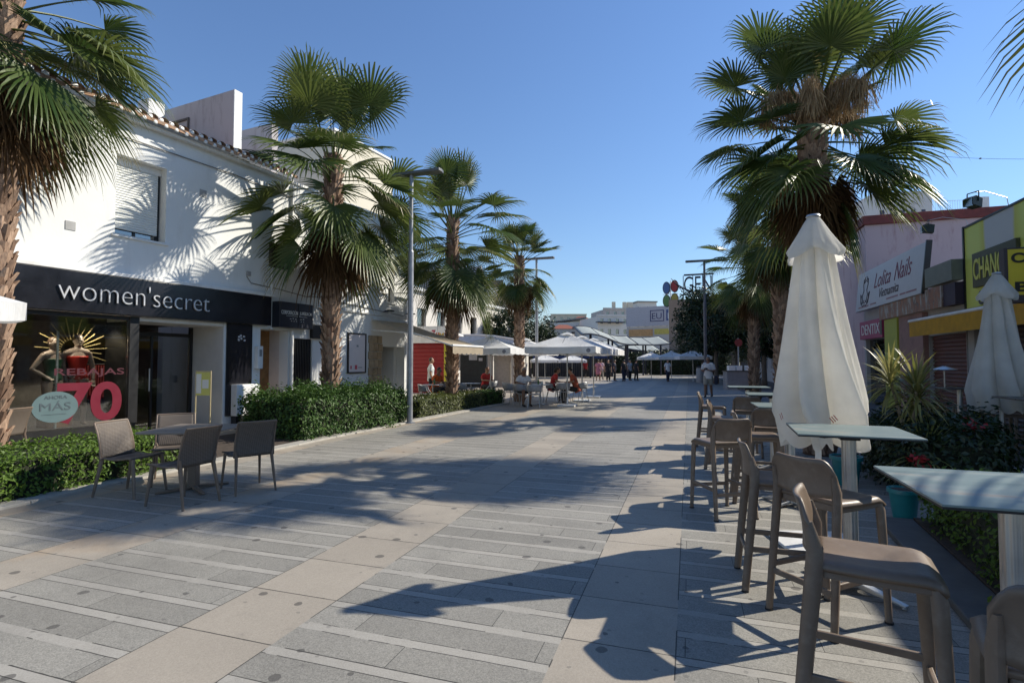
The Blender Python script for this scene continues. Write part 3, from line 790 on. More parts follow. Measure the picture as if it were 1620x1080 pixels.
def closed_parasol(x, y, rz, label, seed, zt=2.81, scale=1.0, print_m=None, group='closed parasols', strap=False):
    rnd = random.Random(seed)
    t = thing('closed_parasol', label, 'parasol', (x, y, 0), rz, group)
    N = 160
    nf = 6
    ph = [rnd.uniform(-.12,.12) for _ in range(nf)]; am = [rnd.uniform(.65,1.25) for _ in range(nf)]
    def fold(a, z, dep):
        k = a/(2*math.pi)*nf; i = int(k) % nf; f = k - int(k)
        f = min(1, max(0, f + ph[i]*math.sin(math.pi*f)))
        s = math.sin(math.pi*f)
        sec = (.10+.06*math.sin(i*5.1))*math.sin(2*math.pi*f*(1.5+.5*(i%2)) + i*2.3 + z*1.3)*s
        return 1 - dep*(1-s**.6)*am[i] + dep*sec
    def surf(prof, dep0, dep1, twist, name, scall=0):
        mb = MB(); vs = []; fs = []; n = len(prof)
        for j, (z, r) in enumerate(prof):
            u = j/(n-1); dep = dep0 + (dep1-dep0)*u
            for k in range(N):
                a = 2*math.pi*k/N
                rr = r*fold(a, z, dep)*scale
                aa = a + twist*u + .05*math.sin(z*3 + a*2)*u
                zz = z
                if scall and u > .86:
                    kk = a/(2*math.pi)*nf*2; s = abs(math.sin(math.pi*kk))
                    zz = z - scall*s*(u-.86)/.14
                sway = .02*math.sin(z*2.2)*u
                vs.append((rr*math.cos(aa)+sway, rr*math.sin(aa), zz))
        for j in range(n-1):
            for k in range(N):
                b = j*N+k; b2 = j*N+(k+1) % N; fs.append((b, b+N, b2+N, b2))
        mb.add(vs, fs); return mb.build(name, m_canvas, t, smooth=70)
    Z = lambda q: q
    prof = [(zt-.04,.05), (zt-.12,.085), (zt-.25,.125), (zt-.40,.155), (zt-.6,.185), (zt-.8,.215), (zt-1.0,.25), (zt-1.2,.29), (zt-1.4,.335), (zt-1.58,.375), (zt-1.68,.39), (zt-1.74,.375), (zt-1.84,.36), (zt-1.90,.355)]
    can = surf(prof, .30, .85, .75, 'canopy', .075)
    def flap(profile, name):
        mb = MB(); vs = []; fs = []; n = len(profile)
        for j, (z, r) in enumerate(profile):
            u = j/(n-1)
            for k in range(N):
                a = 2*math.pi*k/N
                cr = abs(math.cos(2*(a-.35)))**1.6
                rr = r*(1 - u*.30*(1-cr) + u*.05*math.sin(7*a+1.3) + u*.04*math.sin(13*a))
                vs.append((rr*math.cos(a), rr*math.sin(a), z - u*u*(.05*cr - .035*(1-cr)) ))
        for j in range(n-1):
            for k in range(N):
                b = j*N+k; b2 = j*N+(k+1) % N; fs.append((b, b+N, b2+N, b2))
        mb.add(vs, fs); return mb.build(name, m_canvas, t, smooth=70)
    cap = flap([(zt-.02,.045), (zt-.08,.085), (zt-.17,.140), (zt-.26,.205), (zt-.32,.255), (zt-.345,.25)], 'vent_flap')
    sb_ = MB()
    for i in range(N//2):
        a = 2*math.pi*i/(N//2); rr = .262*fold(a-.05, zt-1.05, .58)*scale + .006
        for z_ in (zt-1.03, zt-1.065): sb_.v.append((rr*math.cos(a+.28), rr*math.sin(a+.28), z_)); sb_.c.append((1,1,1,1))
    M_ = N//2
    for i in range(M_): sb_.f.append((2*i, 2*i+1, 2*((i+1) % M_)+1, 2*((i+1) % M_))); sb_.m.append(0); sb_.sm.append(True)
    if strap: sb_.build('tie_strap', m_canvas, t, solid=.003)
    f = MB(); f.lathe([(.0,zt+.012),(.05,zt),(.058,zt-.015),(.05,zt-.03),(.02,zt-.035)][::-1], 16); f.build('finial', m_alu, t, smooth=50)
    p = MB(); p.tube([(0,0,.03),(0,0,zt-.03)], .024, 14); p.build('pole', m_white_steel, t, smooth=50)
    b = MB(); b.box(-.33,.33,-.33,.33,.004,.030); b.tube([(0,0,.03),(0,0,.36)], .032, 14); b.tube([(.03,0,.30),(.07,0,.30)], .012, 8); b.build('base', m_white_steel, t, bevel=.006)
    # printed marks near the valance: framed letters, tilted
    for a, z, tx in ((-2.30, zt-1.86, 'DA'), (-1.75, zt-1.74, 'III'), (-2.75, zt-1.74, '//')):
        rr = .385*scale + .004
        tt = text('printed_mark', tx, .07, print_m or m_red, t, depth=.001, rot=(0,0,0))
        M = Matrix.Rotation(a + R(90), 4, 'Z') @ Matrix.Rotation(R(90), 4, 'X') @ Matrix.Rotation(R(38), 4, 'Z')
        tt.matrix_local = Matrix.Translation((math.cos(a)*rr, math.sin(a)*rr, z)) @ M
        fr = MB(); q = .055
        for (x0,y0,x1,y1) in ((-.02,-.02,.14,-.014),(-.02,.084,.14,.09),(-.02,-.014,-.014,.084),(.134,-.014,.14,.084)):
            fr.box(x0,x1,y0,y1,0,.0012)
        fo = fr.build('printed_frame', print_m or m_red, t); fo.matrix_local = tt.matrix_local.copy()
    return t
closed_parasol(1.03, 5.16, .25, 'closed cream parasol standing on a white plate behind the second bar table', 5)
closed_parasol(4.16, 9.35, 1.4, 'closed cream parasol in the shade before the yellow exchange shop', 9, print_m=m_darkprint)

m_rib = mat('parasol_rib', (.28,.28,.27), .5, .4)
def make_open(label, group, side=2.4, z1=2.05, z2=2.52):
    t = thing('open_parasol', label, 'parasol', group=group)
    h = side/2; mb = MB()
    # four sagging panels, each as a small grid
    cs = [(-h,-h),(h,-h),(h,h),(-h,h)]
    n = 8
    for i in range(4):
        a = Vector((*cs[i],0)); b = Vector((*cs[(i+1)%4],0))
        def fn(u, v, a=a, b=b):
            e = a.lerp(b, v); p = e*u
            z = z2 - (z2-z1)*(u**1.05) - .05*math.sin(math.pi*v)*math.sin(math.pi*u*.9)
            return (p.x, p.y, z)
        mb.grid(lambda u, v: fn(.0+u, v), n, n)
    mb.build('canopy', m_canvas_w, t, smooth=35)
    va = MB()
    for i in range(4):
        a = Vector((*cs[i],0)); b = Vector((*cs[(i+1)%4],0))
        def fv(u, v, a=a, b=b):
            p = a.lerp(b, u)
            sag = .05*math.sin(math.pi*u)*math.sin(math.pi*.9)
            nrm = (b-a).normalized(); nrm = Vector((nrm.y,-nrm.x,0))
            p = p + nrm*(.012*math.sin(u*23)*v)
            return (p.x, p.y, z1 - sag*.9 - v*(.20 + .025*abs(math.sin(u*math.pi*4))))
        va.grid(fv, 24, 2)
    va.build('valance', m_canvas_w, t, smooth=35)
    vt = MB(); q = .22
    for i in range(4):
        a = Vector((*cs[i],0)).normalized()*q*1.4; b = Vector((*cs[(i+1)%4],0)).normalized()*q*1.4
        vt.add([(0,0,z2+.07),(a.x,a.y,z2-.03),(b.x,b.y,z2-.03)], [(0,1,2)])
    vt.build('vent', m_canvas_w, t)
    p = MB(); p.tube([(0,0,.05),(0,0,z2+.05)], .024, 10); p.tube([(0,0,z2-.06),(0,0,z2-.01)], .05, 10); p.build('pole', m_alu, t, smooth=50)
    for c in cs + [(h,0),(-h,0),(0,h),(0,-h)]:
        r = MB(); r.bar((0,0,z2-.02), (c[0]*.985, c[1]*.985, z1-.015 - (.05 if 0 in c else 0)), .018, .022); r.bar((0,0,z1-.25), (c[0]*.5, c[1]*.5, (z1+z2)/2-.04), .014, .018); r.build('rib', m_rib, t)
    b = MB(); b.box(-.3,.3,-.3,.3,.004,.06); b.tube([(0,0,.06),(0,0,.3)], .035, 10); b.build('base', m_white_steel, t, bevel=.008)
    em = MB(); em.lathe([(.07, 0), (.07, .002)], 14); eo = em.build('emblem', mat('grey_print', (.25,.25,.27), .8), t)
    eo.matrix_local = Matrix.Translation((h*.80, -h-.014, z1-.13)) @ Matrix.Rotation(R(90), 4, 'X')
    return t
OP = [((-4.05,18.5), 'white open parasol over the seated café guests, nearest of the row beside the promenade'),
      ((-4.0,20.95), 'white open parasol, middle one of the row beside the promenade'),
      ((-3.95,23.35), 'white open parasol, farthest of the row beside the promenade'),
      ((-7.3,19.55), 'white open parasol to the left, between the two café palms'),
      ((-6.8,22.6), 'white open parasol partly hidden behind the left café parasol'),
      ((-8.5,2.95), 'white parasol whose corner cuts into the left edge of the picture')]
op0 = make_open(OP[0][1], 'white open parasols'); op0.location = (*OP[0][0], 0)
for i, (p, lb) in enumerate(OP[1:]):
    o = dup(op0, (*p, .18 if i == 4 else 0), 0, lb)
for px, d, lb in ((862, 46, 'small white open parasol far away beyond the seated guests'), (905, 50, 'greyish open parasol far away behind the café poles')):
    o = dup(op0, (*at(px, d), -.35), R(20), lb)
for px, d, lb in ((1030, 50, 'bluish shaded parasol under the dark trees, left one'), (1062, 46, 'bluish shaded parasol under the dark trees, middle one'), (1096, 42, 'bluish shaded parasol under the dark trees behind the walking man')):
    dup(op0, (*at(px, d), -.1), R(10), lb)

# ================================================================== aluminium café chairs and tables
m_alu2 = mat('café_aluminium', (.42,.43,.44), .35, .6, var=.1, scale=10)
m_band = mat('café_chair_band', (.30,.31,.33), .5, .3, var=.12, scale=30)
def make_cafe_chair(label, group):
    t = thing('café_chair', label, 'chair', group=group)
    arc = [(.18*math.cos(a)*1.15 - .03, .25*math.sin(a), 0) for a in [R(q) for q in range(75, 286, 15)]]
    b = MB()
    def band(u, v):
        a = R(70+220*u); return (.20*math.cos(a)*1.1 - .04 - .03*v, .255*math.sin(a)*(1+.04*v), .53 + .24*v - .10*(math.cos(a)+1)*.5*v)
    b.grid(band, 18, 3); b.build('backrest', m_band, t, smooth=60, solid=.008)
    r = MB(); r.tube([band(u/18, 1) for u in range(19)], .012, 6); r.build('rail', m_alu2, t, smooth=60)
    s = MB(); s.lathe([(.19,.435),(.215,.445),(.21,.455),(.0,.452)], 20); s.build('seat', m_band, t, smooth=50)
    for sx, sy in ((1,1),(1,-1),(-1,1),(-1,-1)):
        l = MB()
        if sx > 0: l.tube([(.23, sy*.22, 0), (.16, sy*.20, .44), (.03, sy*.245, .60), (.02, sy*.25, .70)], .0125, 6)
        else: l.tube([(-.27, sy*.20, 0), (-.17, sy*.17, .44), (-.22, sy*.15, .62)], .0125, 6)
        l.build('leg', m_alu2, t, smooth=60)
    return t
def make_cafe_table(label, group):
    t = thing('café_table', label, 'table', group=group)
    a = MB(); a.lathe([(.36,.715),(.37,.725),(.365,.735),(0,.737)], 28); a.build('tabletop', m_alu2, t, smooth=40)
    a = MB(); a.tube([(0,0,.03),(0,0,.715)], .03, 10); a.build('column', m_alu2, t, smooth=50)
    for k in range(4):
        q = R(45+90*k); d = Vector((math.cos(q), math.sin(q), 0)); f = MB(); f.bar(d*.02+Vector((0,0,.05)), d*.30+Vector((0,0,.015)), .05, .03); f.build('foot', m_alu2, t, bevel=.005)
    return t
CC = [((-5.62,18.1), 70, 'grey café chair in front of the seated man in white, nearest the promenade'), ((-5.02,17.7), 100, 'grey café chair with its back to the viewer below the nearest open parasol'),
      ((-6.15,18.6), 60, 'grey café chair left of the man in white'), ((-6.55,19.6), 30, 'grey café chair beside the dark low hedge'), ((-4.45,19.5), 130, 'café chair behind the parasol pole'),
      ((-3.95,20.3), 160, 'café chair at the right-hand café table, nearest the open promenade'), ((-5.75,20.6), -60, 'café chair on the far side of the men at table'), ((-8.0,18.2), 90, 'café chair just behind the small square hedge'),
      ((-8.55,16.6), 20, 'café chair behind the grey lamp post'), ((-7.6,20.3), 200, 'café chair under the left café parasol'), ((-8.9,18.9), 40, 'café chair near the guest in orange'), ((-5.0,20.2), 10, 'café chair at the middle café table')]
cc0 = make_cafe_chair(CC[0][2], 'aluminium café chairs'); cc0.location = (*CC[0][0], 0); cc0.rotation_euler = (0,0,R(CC[0][1]))
for p, a, lb in CC[1:]: dup(cc0, (*p, 0), R(a), lb)
CT = [((-5.1,18.75), 'round café table in front of the man in white'), ((-4.55,20.1), 'round café table at the two guests in red'), ((-7.9,19.0), 'round café table below the left café parasol'), ((-8.75,17.5), 'round café table in front of the guest in orange')]
ct0 = make_cafe_table(CT[0][1], 'round café tables'); ct0.location = (*CT[0][0], 0)
for p, lb in CT[1:]: dup(ct0, (*p, 0), 0, lb)
# things left on the tables
m_glassy = mat('table_glass', (.55,.60,.60), .1, var=.05, spec=.8)
def tableware(x, y, z, label, kind, rnd=random.Random(2)):
    t = MB()
    if kind == 'bottle': t.lathe([(.03,0),(.032,.01),(.032,.13),(.014,.18),(.014,.23)], 12, x, y)
    elif kind == 'glass': t.lathe([(.025,0),(.034,.005),(.038,.12)], 12, x, y)
    for i, v in enumerate(t.v): t.v[i] = (v[0], v[1], v[2]+z)
    tag(t.build('drinking_glass' if kind == 'glass' else 'bottle', m_glassy if kind == 'glass' else mat('green_bottle', (.05,.12,.04), .15, spec=.7), smooth=50), label, 'glass' if kind == 'glass' else 'bottle')
tableware(-5.0, 18.6, .737, 'glass on the café table before the man in white', 'glass')
tableware(-5.2, 18.85, .737, 'green bottle on the café table before the man in white', 'bottle')
tableware(-4.4, 20.0, .737, 'glass on the café table of the guests in red', 'glass')
tableware(-8.65, 17.4, .737, 'bottle on the table of the guest in orange', 'bottle')

# ================================================================== street lamps
m_pole = mat('galvanised_pole', (.30,.31,.33), .45, .5, var=.15, scale=9)
m_poled = mat('painted_dark_pole', (.10,.10,.12), .5, .3, var=.15)
def lamp(x, y, rz, label, h=6.35, arm=1.45, m=m_pole):
    t = thing('street_lamp', label, 'street lamp', (x, y, 0), rz, 'street lamps')
    a = MB(); a.tube([(0,0,.0),(0,0,.02)], .14, 16); a.tube([(0,0,.02),(0,0,4.35)], .072, 16); a.build('pole', m, t, smooth=50)
    a = MB(); a.tube([(0,0,4.35),(0,0,4.39)], [.072,.055], 16); a.tube([(0,0,4.39),(0,0,h)], .052, 16); a.build('upper_pole', m, t, smooth=50)
    a = MB(); a.prism([(-.55*arm,-.10),(arm*.58,-.14),(arm*.58+.02,0),(arm*.58,.14),(-.55*arm,.10)], h-.02, h+.055); o = a.build('lamp_head', mat('lamp_head_grey', (.12,.125,.13), .5), t, bevel=.01)
    a = MB(); a.box(-.48*arm, -.12*arm, -.08, .08, h-.026, h-.021); a.build('diffuser', mat('lamp_lens', (.45,.45,.42), .3), t)
    return t
lamp(-6.72, 12.15, R(0), 'grey street lamp with a flat arm at the end of the large hedge')
lamp(*at(849, 25.0), R(0), 'street lamp behind the café guests, its pole between the open parasols')
lamp(*at(1116, 25.5), R(180), 'dark street lamp behind the walking man in white', m=m_poled)
lamp(*at(806, 46), R(0), 'thin distant street lamp before the trees at the left', h=6.0)
# ================================================================== white building with the shops, left side
def m_plaster(name, col, dirt=(.42,.40,.36), amt=.35, rough=.85):
    M = bpy.data.materials.new(name); k = NT(M); co = k.coord()
    f = k.noise(co, .8, 6, .6)
    c = k.ramp(f, [(.3, tuple(x*.93 for x in col)), (.7, col)])
    mp = k.n('ShaderNodeMapping', i_Vector=co); mp.inputs['Scale'].default_value = (2.2, 2.2, .45)
    d = k.ramp(k.noise(mp.outputs[0], 1.6, 7, .68), [(.54, 0), (.76, 1)])
    c = k.mix(k.m('MULTIPLY', d, amt), c, dirt)
    k.bsdf(c, rough, bump=k.noise(co, 22, 5), bstr=.22, bdist=.008, Specular_IOR_Level=.25); return M
m_wall = m_plaster('white_plaster', (.75,.76,.75), amt=.26)
m_blackp = mat('black_fascia', (.010,.010,.014), .22, var=.3, scale=3, spec=.5)
m_blackm = mat('black_frame', (.013,.013,.014), .4, var=.2)
m_letter = mat('brushed_letters', (.62,.62,.63), .3, .35, var=.05)
m_whitep = mat('white_paint', (.74,.74,.73), .5, var=.05, dirt=(.5,.48,.44))
m_wood = mat('door_wood', (.30,.15,.055), .5, var=.25, scale=7)
m_shopglass = glassmat('shop_glass', (.92,.95,.94), .05, .85)
m_winglass = glassmat('window_glass', (.5,.55,.58), .22, .5)
m_dark = mat('dark_interior', (.11,.10,.09), .8, var=.3, scale=2)
m_floorin = mat('shop_floor', (.12,.10,.085), .4, var=.2)
m_grey = mat('grey_plaster', (.36,.35,.35), .85, var=.1, scale=2)
def cells(mb, u0, u1, z0, z1, holes, y0, y1):
    us = sorted({u0, u1} | {q for h in holes for q in h[:2] if u0 < q < u1}); zs = sorted({z0, z1} | {q for h in holes for q in h[2:] if z0 < q < z1})
    for za, zb in zip(zs, zs[1:]):
        run = None
        for ua, ub in zip(us, us[1:]):
            cu, cz = (ua+ub)/2, (za+zb)/2
            solid = not any(h[0] < cu < h[1] and h[2] < cz < h[3] for h in holes)
            if solid:
                if run is None: run = ua
            if not solid and run is not None:
                mb.box(run, ua, y0, y1, za, zb); run = None
        if run is not None: mb.box(run, us[-1], y0, y1, za, zb)
BX, BY, BR = -10.15, 9.58, R(83.6)
def on_facade(u, w, z=0):
    return (BX + u*math.cos(BR) - w*math.sin(BR), BY + u*math.sin(BR) + w*math.cos(BR), z)
bl = thing('white_building', 'white two-storey building with tiled eaves, black shop fascia and shuttered window', 'building', (BX, BY, 0), BR)
W1 = (-2.29,-1.33,4.0,5.56); W2 = (1.33,1.82,3.93,4.57); W3 = (4.60,4.98,3.70,4.55); W4 = (6.07,6.41,3.52,4.64)
holes = [W1, W2, W3, W4, (-4.0,.07,0,2.44), (1.06,1.92,0,2.36), (2.07,2.76,0,2.17), (5.77,7.0,0,2.05), (3.12,3.52,0,2.12)]
w_ = MB(); cells(w_, -7.5, 7.12, 0, 6.25, holes, 0, .32); w_.build('wall', m_wall, bl)
# blind ends and back so the block is closed
s_ = MB(); s_.box(-7.5,-7.2,.321,8,0,6.25); s_.box(6.82,7.12,.321,8,0,6.25); s_.box(-7.5,7.12,8,8.3,0,6.25); s_.box(1.7,7.1,.33,8,5.9,6.0); s_.build('side_wall', m_wall, bl)
c_ = MB(); c_.box(-7.5,1.38,-.17,-.002,3.165,3.235); c_.box(2.6,7.12,-.06,-.002,3.04,3.09); c_.box(1.9,7.14,-.05,.34,6.252,6.32); c_.build('cornice', m_whitep, bl, bevel=.008)
# tiled roof: barrel tiles in courses, with white mortar in the eave ends
m_tile = mat('roof_tiles', (.36,.22,.14), .85, var=.35, scale=7, bump=.3, dirt=(.16,.13,.10), dscale=4)
rf = MB(); pit = .215; nu = int(9.4/pit); y_e, z_e, y_r, z_r = -.30, 6.38, 4.6, 8.0
for i in range(nu):
    uc = -7.5 + (i+.5)*pit
    for c in range(12):
        a, b = c/12, (c+1)/12 + .012
        def P(u, t, lift): 
            return (u, y_e + (y_r-y_e)*t, z_e + (z_r-z_e)*t + lift)
        up = .02*(1-0) 
        vs = []; n = 6
        for t, lf, rr in ((a, .030, .098), (b, .012, .080)):
            for q in range(n+1):
                th_ = math.pi*q/n
                vs.append(P(uc + rr*math.cos(th_), t, lf + rr*.72*math.sin(th_)))
        rf.tint = (RND.random(), 0, 0, 1)
        rf.smooth = True
        rf.add(vs, [(q, q+1, n+2+q, n+1+q) for q in range(n)])
rf.smooth = False
rf.box(-7.5, 1.9, y_e+.02, y_e+.05, z_e-.05, z_e+.02)
rfo = rf.build('roof', m_tile, bl)
rp = MB(); rp.quad((-7.5,y_e+.02,z_e+.0), (1.9,y_e+.02,z_e+.0), (1.9,y_r,z_r), (-7.5,y_r,z_r)); rp.box(-7.5,1.9,-.14,.3,6.251,6.31); rp.build('roof_deck', m_whitep, bl)
mo = MB()
for i in range(nu*2):
    uc = -7.5 + (i+.5)*pit/2
    z = z_e + (.045 if i % 2 == 0 else -.035); rr = .062 if i % 2 == 0 else .055
    mo.ell((uc, y_e+.035, z), (rr, .022, rr*.85), 10, 6)
mo.build('eave_mortar', m_whitep, bl, smooth=60)
gt = MB(); gt.tube([(-7.5,-.10,6.275),(1.9,-.10,6.275)], .028, 8); gt.build('eave_moulding', m_whitep, bl, smooth=60)
# upstairs windows
def window(W, depth, frame_w, m_fr, glass=True, shutter=0, bars=1):
    u0,u1,z0,z1 = W
    f = MB(); fw = frame_w
    f.box(u0,u0+fw,depth,depth+.06,z0,z1); f.box(u1-fw,u1,depth,depth+.06,z0,z1); f.box(u0+fw,u1-fw,depth,depth+.06,z1-fw,z1); f.box(u0+fw,u1-fw,depth,depth+.06,z0,z0+fw)
    if bars: f.box((u0+u1)/2-fw*.4,(u0+u1)/2+fw*.4,depth+.003,depth+.055,z0+fw,z1-fw)
    fr = f.build('window', m_fr, bl)
    g = MB(); g.box(u0+fw,u1-fw,depth+.025,depth+.031,z0+fw,z1-fw); g.build('pane', m_winglass, fr)
    d = MB(); d.box(u0-.05,u1+.05,.5,.52,z0-.05,z1+.05); d.build('dark_room', m_dark, fr)
    s = MB(); s.box(u0-.06,u1+.06,-.05,.10,z0-.05,z0-.002); s.build('sill', m_wall, fr, bevel=.006)
    if shutter:
        sh = MB(); zt = z1-fw-.002; zb = z0+(z1-z0)*(1-shutter); n = int((zt-zb)/.05)
        for i in range(n):
            z = zt-(i+1)*.05; sh.tube([(u0+fw+.002,depth-.028,z+.025),(u1-fw-.002,depth-.028,z+.025)], .026, 8, flat=(.6,1.0))
        sh.build('roller_shutter', mat('shutter_white', (.66,.67,.64), .5, var=.04), fr, smooth=60)
        bx = MB(); bx.box(u0+.001,u1-.001,depth-.05,depth-.005,z1-.14,z1-.001); bx.build('shutter_box', m_whitep, fr)
window(W1, .22, .06, m_blackm, shutter=.93, bars=1)
m_brownfr = mat('brown_frame', (.06,.045,.035), .5)
window(W2, .08, .05, m_brownfr, bars=1); window(W3, .12, .04, m_whitep, bars=0); window(W4, .12, .04, m_whitep, bars=0)
for W in (W3, W4):
    t = MB(); u0,u1,z0,z1 = W; t.box(u0+.04,u1-.04,.115,.135,z0+(z1-z0)*.44,z0+(z1-z0)*.50); t.build('transom', m_whitep, bl)
# shutters of the small window
t = MB()
for s0,s1 in ((1.27,1.33),(1.82,1.90)):
    t.box(s0,s1,-.09,-.002,3.95,4.55)
t.build('window_shutter', m_brownfr, bl)
# rainwater pipe and cables
t = MB(); t.tube([(1.335,-.045,3.24),(1.335,-.045,3.93)], .035, 10); t.tube([(1.335,-.045,2.36),(1.335,-.045,2.40)], .035, 10); t.tube([(2.0,-.05,0),(2.0,-.05,2.36)], .045, 10); t.tube([(1.95,-.05,4.2),(1.95,-.05,6.2)], .035, 10); t.build('rain_pipe', m_whitep, bl, smooth=60)
t = MB(); t.tube([(.75,-.02,3.45),(1.6,-.02,3.40),(2.5,-.03,3.31),(3.2,-.02,3.36),(4.2,-.02,3.27),(7.1,-.02,3.12)], .012, 5); t.tube([(2.55,-.02,3.30),(2.9,-.02,3.5),(3.15,-.02,3.65)], .01, 5); t.build('cable', mat('old_cable', (.20,.19,.18), .7), bl)
for u, z, q, d_ in ((-.6,5.2,.16,.012),(2.9,4.9,.16,.012),(3.6,5.6,.16,.012),(-3.1,3.9,.16,.012),(.62,3.62,.10,.05),(4.2,3.4,.10,.05)):
    t = MB(); t.box(u,u+q,-d_,-.002,z,z+q); t.build('vent_grille' if d_ < .02 else 'junction_box', mat('vent_grey', (.33,.33,.33), .7), bl, bevel=.003)
t = MB(); t.tube([(-7.4,-.03,5.95),(-3,-.03,5.90),(.2,-.03,5.94),(1.9,-.03,5.88)], .012, 5); t.tube([(.62,-.02,3.6),(.75,-.02,3.45)], .01, 5); t.build('eave_cable', MATS['old_cable'], bl)
# shop interior, window and entrance recess of the lingerie shop
t = MB()
t.box(-4.3,-4.18,.33,4.2,0,2.7); t.box(-4.18,1.2,4.2,4.3,0,2.7); t.box(-4.18,1.0,.33,4.2,2.5,2.6); t.box(-4.18,1.0,.03,4.2,-.02,.01)
t.build('shop_interior', m_dark, bl)
t = MB(); t.box(-3.6,-1.9,2.4,2.5,.01,2.4); t.build('display_back', mat('display_back', (.22,.20,.18), .7, var=.2), bl)
wd = MB(); wd.box(-4.0,-1.88,.02,.30,.0,.36); wd.box(-4.0,-3.92,.02,.09,.361,2.43); wd.box(-1.97,-1.80,-.01,.12,.361,2.43); wd.box(-3.92,-1.97,.02,.09,2.36,2.43)
wd.box(-3.0-.0,-2.985,.04,.07,.361,.362)
sw = wd.build('shop_window', m_blackm, bl)
t = MB(); t.box(-3.92,-1.975,.05,.058,.365,2.36); t.build('pane', m_shopglass, sw)
t = MB(); t.box(-3.9,-1.9,.30,1.6,.28,.34); t.build('display_floor', m_floorin, sw)
t = MB(); t.box(-3.02,-2.99,.30,.33,.345,2.1); t.build('glass_edge', mat('pale_edge', (.40,.42,.41), .3), sw)
# recess: back with glazed door, white right reveal, ceiling
rc = MB(); rc.box(.06,.10,.02,1.09,0,2.43); rc.build('entrance_reveal', mat('reveal_white', (.60,.59,.57), .6, var=.04), bl)
rc = MB(); rc.box(-1.80,.06,.02,1.08,2.36,2.43); rc.build('entrance_ceiling', m_whitep, bl)
rc = MB(); rc.box(-1.82,-1.75,.125,1.08,0,2.355); rc.build('entrance_side', m_blackm, bl)
rc = MB(); rc.box(-1.75,-1.68,1.06,1.12,0,2.355); rc.box(-.02,.055,1.06,1.12,0,2.355); rc.box(-1.68,-.02,1.06,1.12,2.12,2.20); rc.box(-.90,-.86,1.065,1.115,0,2.12)
dr = rc.build('entrance_door', m_blackm, bl)
t = MB(); t.box(-1.675,-.025,1.09,1.097,0.02,2.115); t.build('pane', m_shopglass, dr)
t = MB(); t.tube([(-.95,1.03,.9),(-.95,1.03,1.4)], .015, 8); t.build('handle', m_alu, dr)
t = MB(); t.box(-.012,.058,.50,.58,1.05,1.22); t.build('door_bell', m_blackm, bl)
# floor threshold
t = MB(); t.box(-4.0,.06,-.25,.0195,-.01,.05); t.build('threshold', m_kerb, bl)
# black panel with emblem, porch with wooden door, grille
pn = MB(); pn.box(.12,.80,-.035,-.002,.30,2.44); pa = pn.build('black_panel', m_blackp, bl)
em = MB()
for i, (a, b) in enumerate(((.40,2.16),(.47,2.10),(.53,2.17),(.45,2.17),(.55,2.08),(.40,2.07))):
    em.box(a,a+.05,-.041,-.0355,b-.03,b+.02) if i % 2 else em.lathe([(.0,0)],3) if False else em.box(a+.005,a+.06,-.040,-.0355,b-.045,b-.005)
em.build('emblem', m_letter, pa)
pc = MB(); pc.box(1.02,1.059,.321,.74,0,2.4); pc.box(1.921,1.96,.321,.74,0,2.4); pc.box(1.06,1.92,.02,.74,2.361,2.40); pc.build('porch', mat('porch_plaster', (.60,.55,.52), .8, var=.06), bl)
pd = MB(); pd.box(1.06,1.92,.68,.74,.0,2.36); pdo = pd.build('wooden_door', m_wood, bl)
pd = MB()
for q in range(3): pd.box(1.12,1.86,.668,.679,.15+q*.72,.75+q*.72)
pd.build('door_moulding', m_wood, pdo, bevel=.008)
gr = MB()
for i in range(12): gr.box(2.085+i*.057,2.115+i*.057,.04,.07,.02,2.15)
gr.box(2.075,2.755,.075,.10,.02,2.165); gr.build('dark_gate', m_blackm, bl)
t = MB(); t.box(2.66,3.60,-.12,-.002,2.19,2.54); t.build('dark_band', m_blackm, bl)
t = MB(); t.box(3.13,3.51,.10,.14,0,2.115); wdo = t.build('white_door', m_whitep, bl); t = MB(); t.box(3.2,3.32,.088,.099,1.45,1.62); t.box(3.34,3.46,.088,.099,1.45,1.62); t.build('letter_box', m_blackm, wdo)
st = MB(); rr_ = random.Random(4)
for i in range(9):
    for j in range(3):
        st.box(5.08+j*.222+(.03 if i % 2 else 0), 5.08+j*.222+.205+(.03 if i % 2 else 0), -.03-rr_.random()*.02, -.002, .1+i*.255, .1+i*.255+.24)
st.build('stone_cladding', mat('buff_stone', (.36,.27,.17), .8, var=.25, scale=5, bump=.4), bl, bevel=.01)
t = MB(); t.box(5.77,7.0,2.5,2.6,0,2.1); t.box(5.78,6.99,.33,2.5,-.01,.01); t.box(5.72,5.765,.33,2.5,0,2.1); t.box(7.0,7.05,.33,2.5,0,2.1); t.box(5.77,7.0,.33,2.5,2.06,2.12); t.build('café_interior', m_dark, bl)
# signs on the front: each its own thing
sg = thing('shop_sign', "long black fascia sign with silver letters reading women'secret", 'sign', (BX, BY, 0), BR)
t = MB(); t.box(-4.3,1.24,-.16,-.003,2.445,3.16); t.build('board', m_blackp, sg, bevel=.008)
tx = text('lettering', "women'secret", .5, m_letter, sg, loc=(-3.26,-.185,2.645), depth=.03, width=2.82, height=.38, offset=-.010)
sg2 = thing('shop_sign', 'smaller black sign with white letters reading CORPORACIÓN JURÍDICA', 'sign', (BX, BY, 0), BR)
t = MB(); t.box(1.39,1.985,-.27,-.003,2.42,3.07); t.box(2.0,2.50,-.27,-.003,2.42,3.07); t.build('board', mat('slate_sign', (.018,.020,.030), .35, var=.2), sg2, bevel=.008)
m_wl = mat('white_letters', (.72,.72,.72), .5, var=.03)
text('lettering', 'CORPORACIÓN', .13, m_wl, sg2, loc=(1.44,-.278,2.755), depth=.008, width=.53, height=.125)
text('lettering', 'JURÍDICA', .13, m_wl, sg2, loc=(2.03,-.278,2.745), depth=.008, width=.42, height=.125)
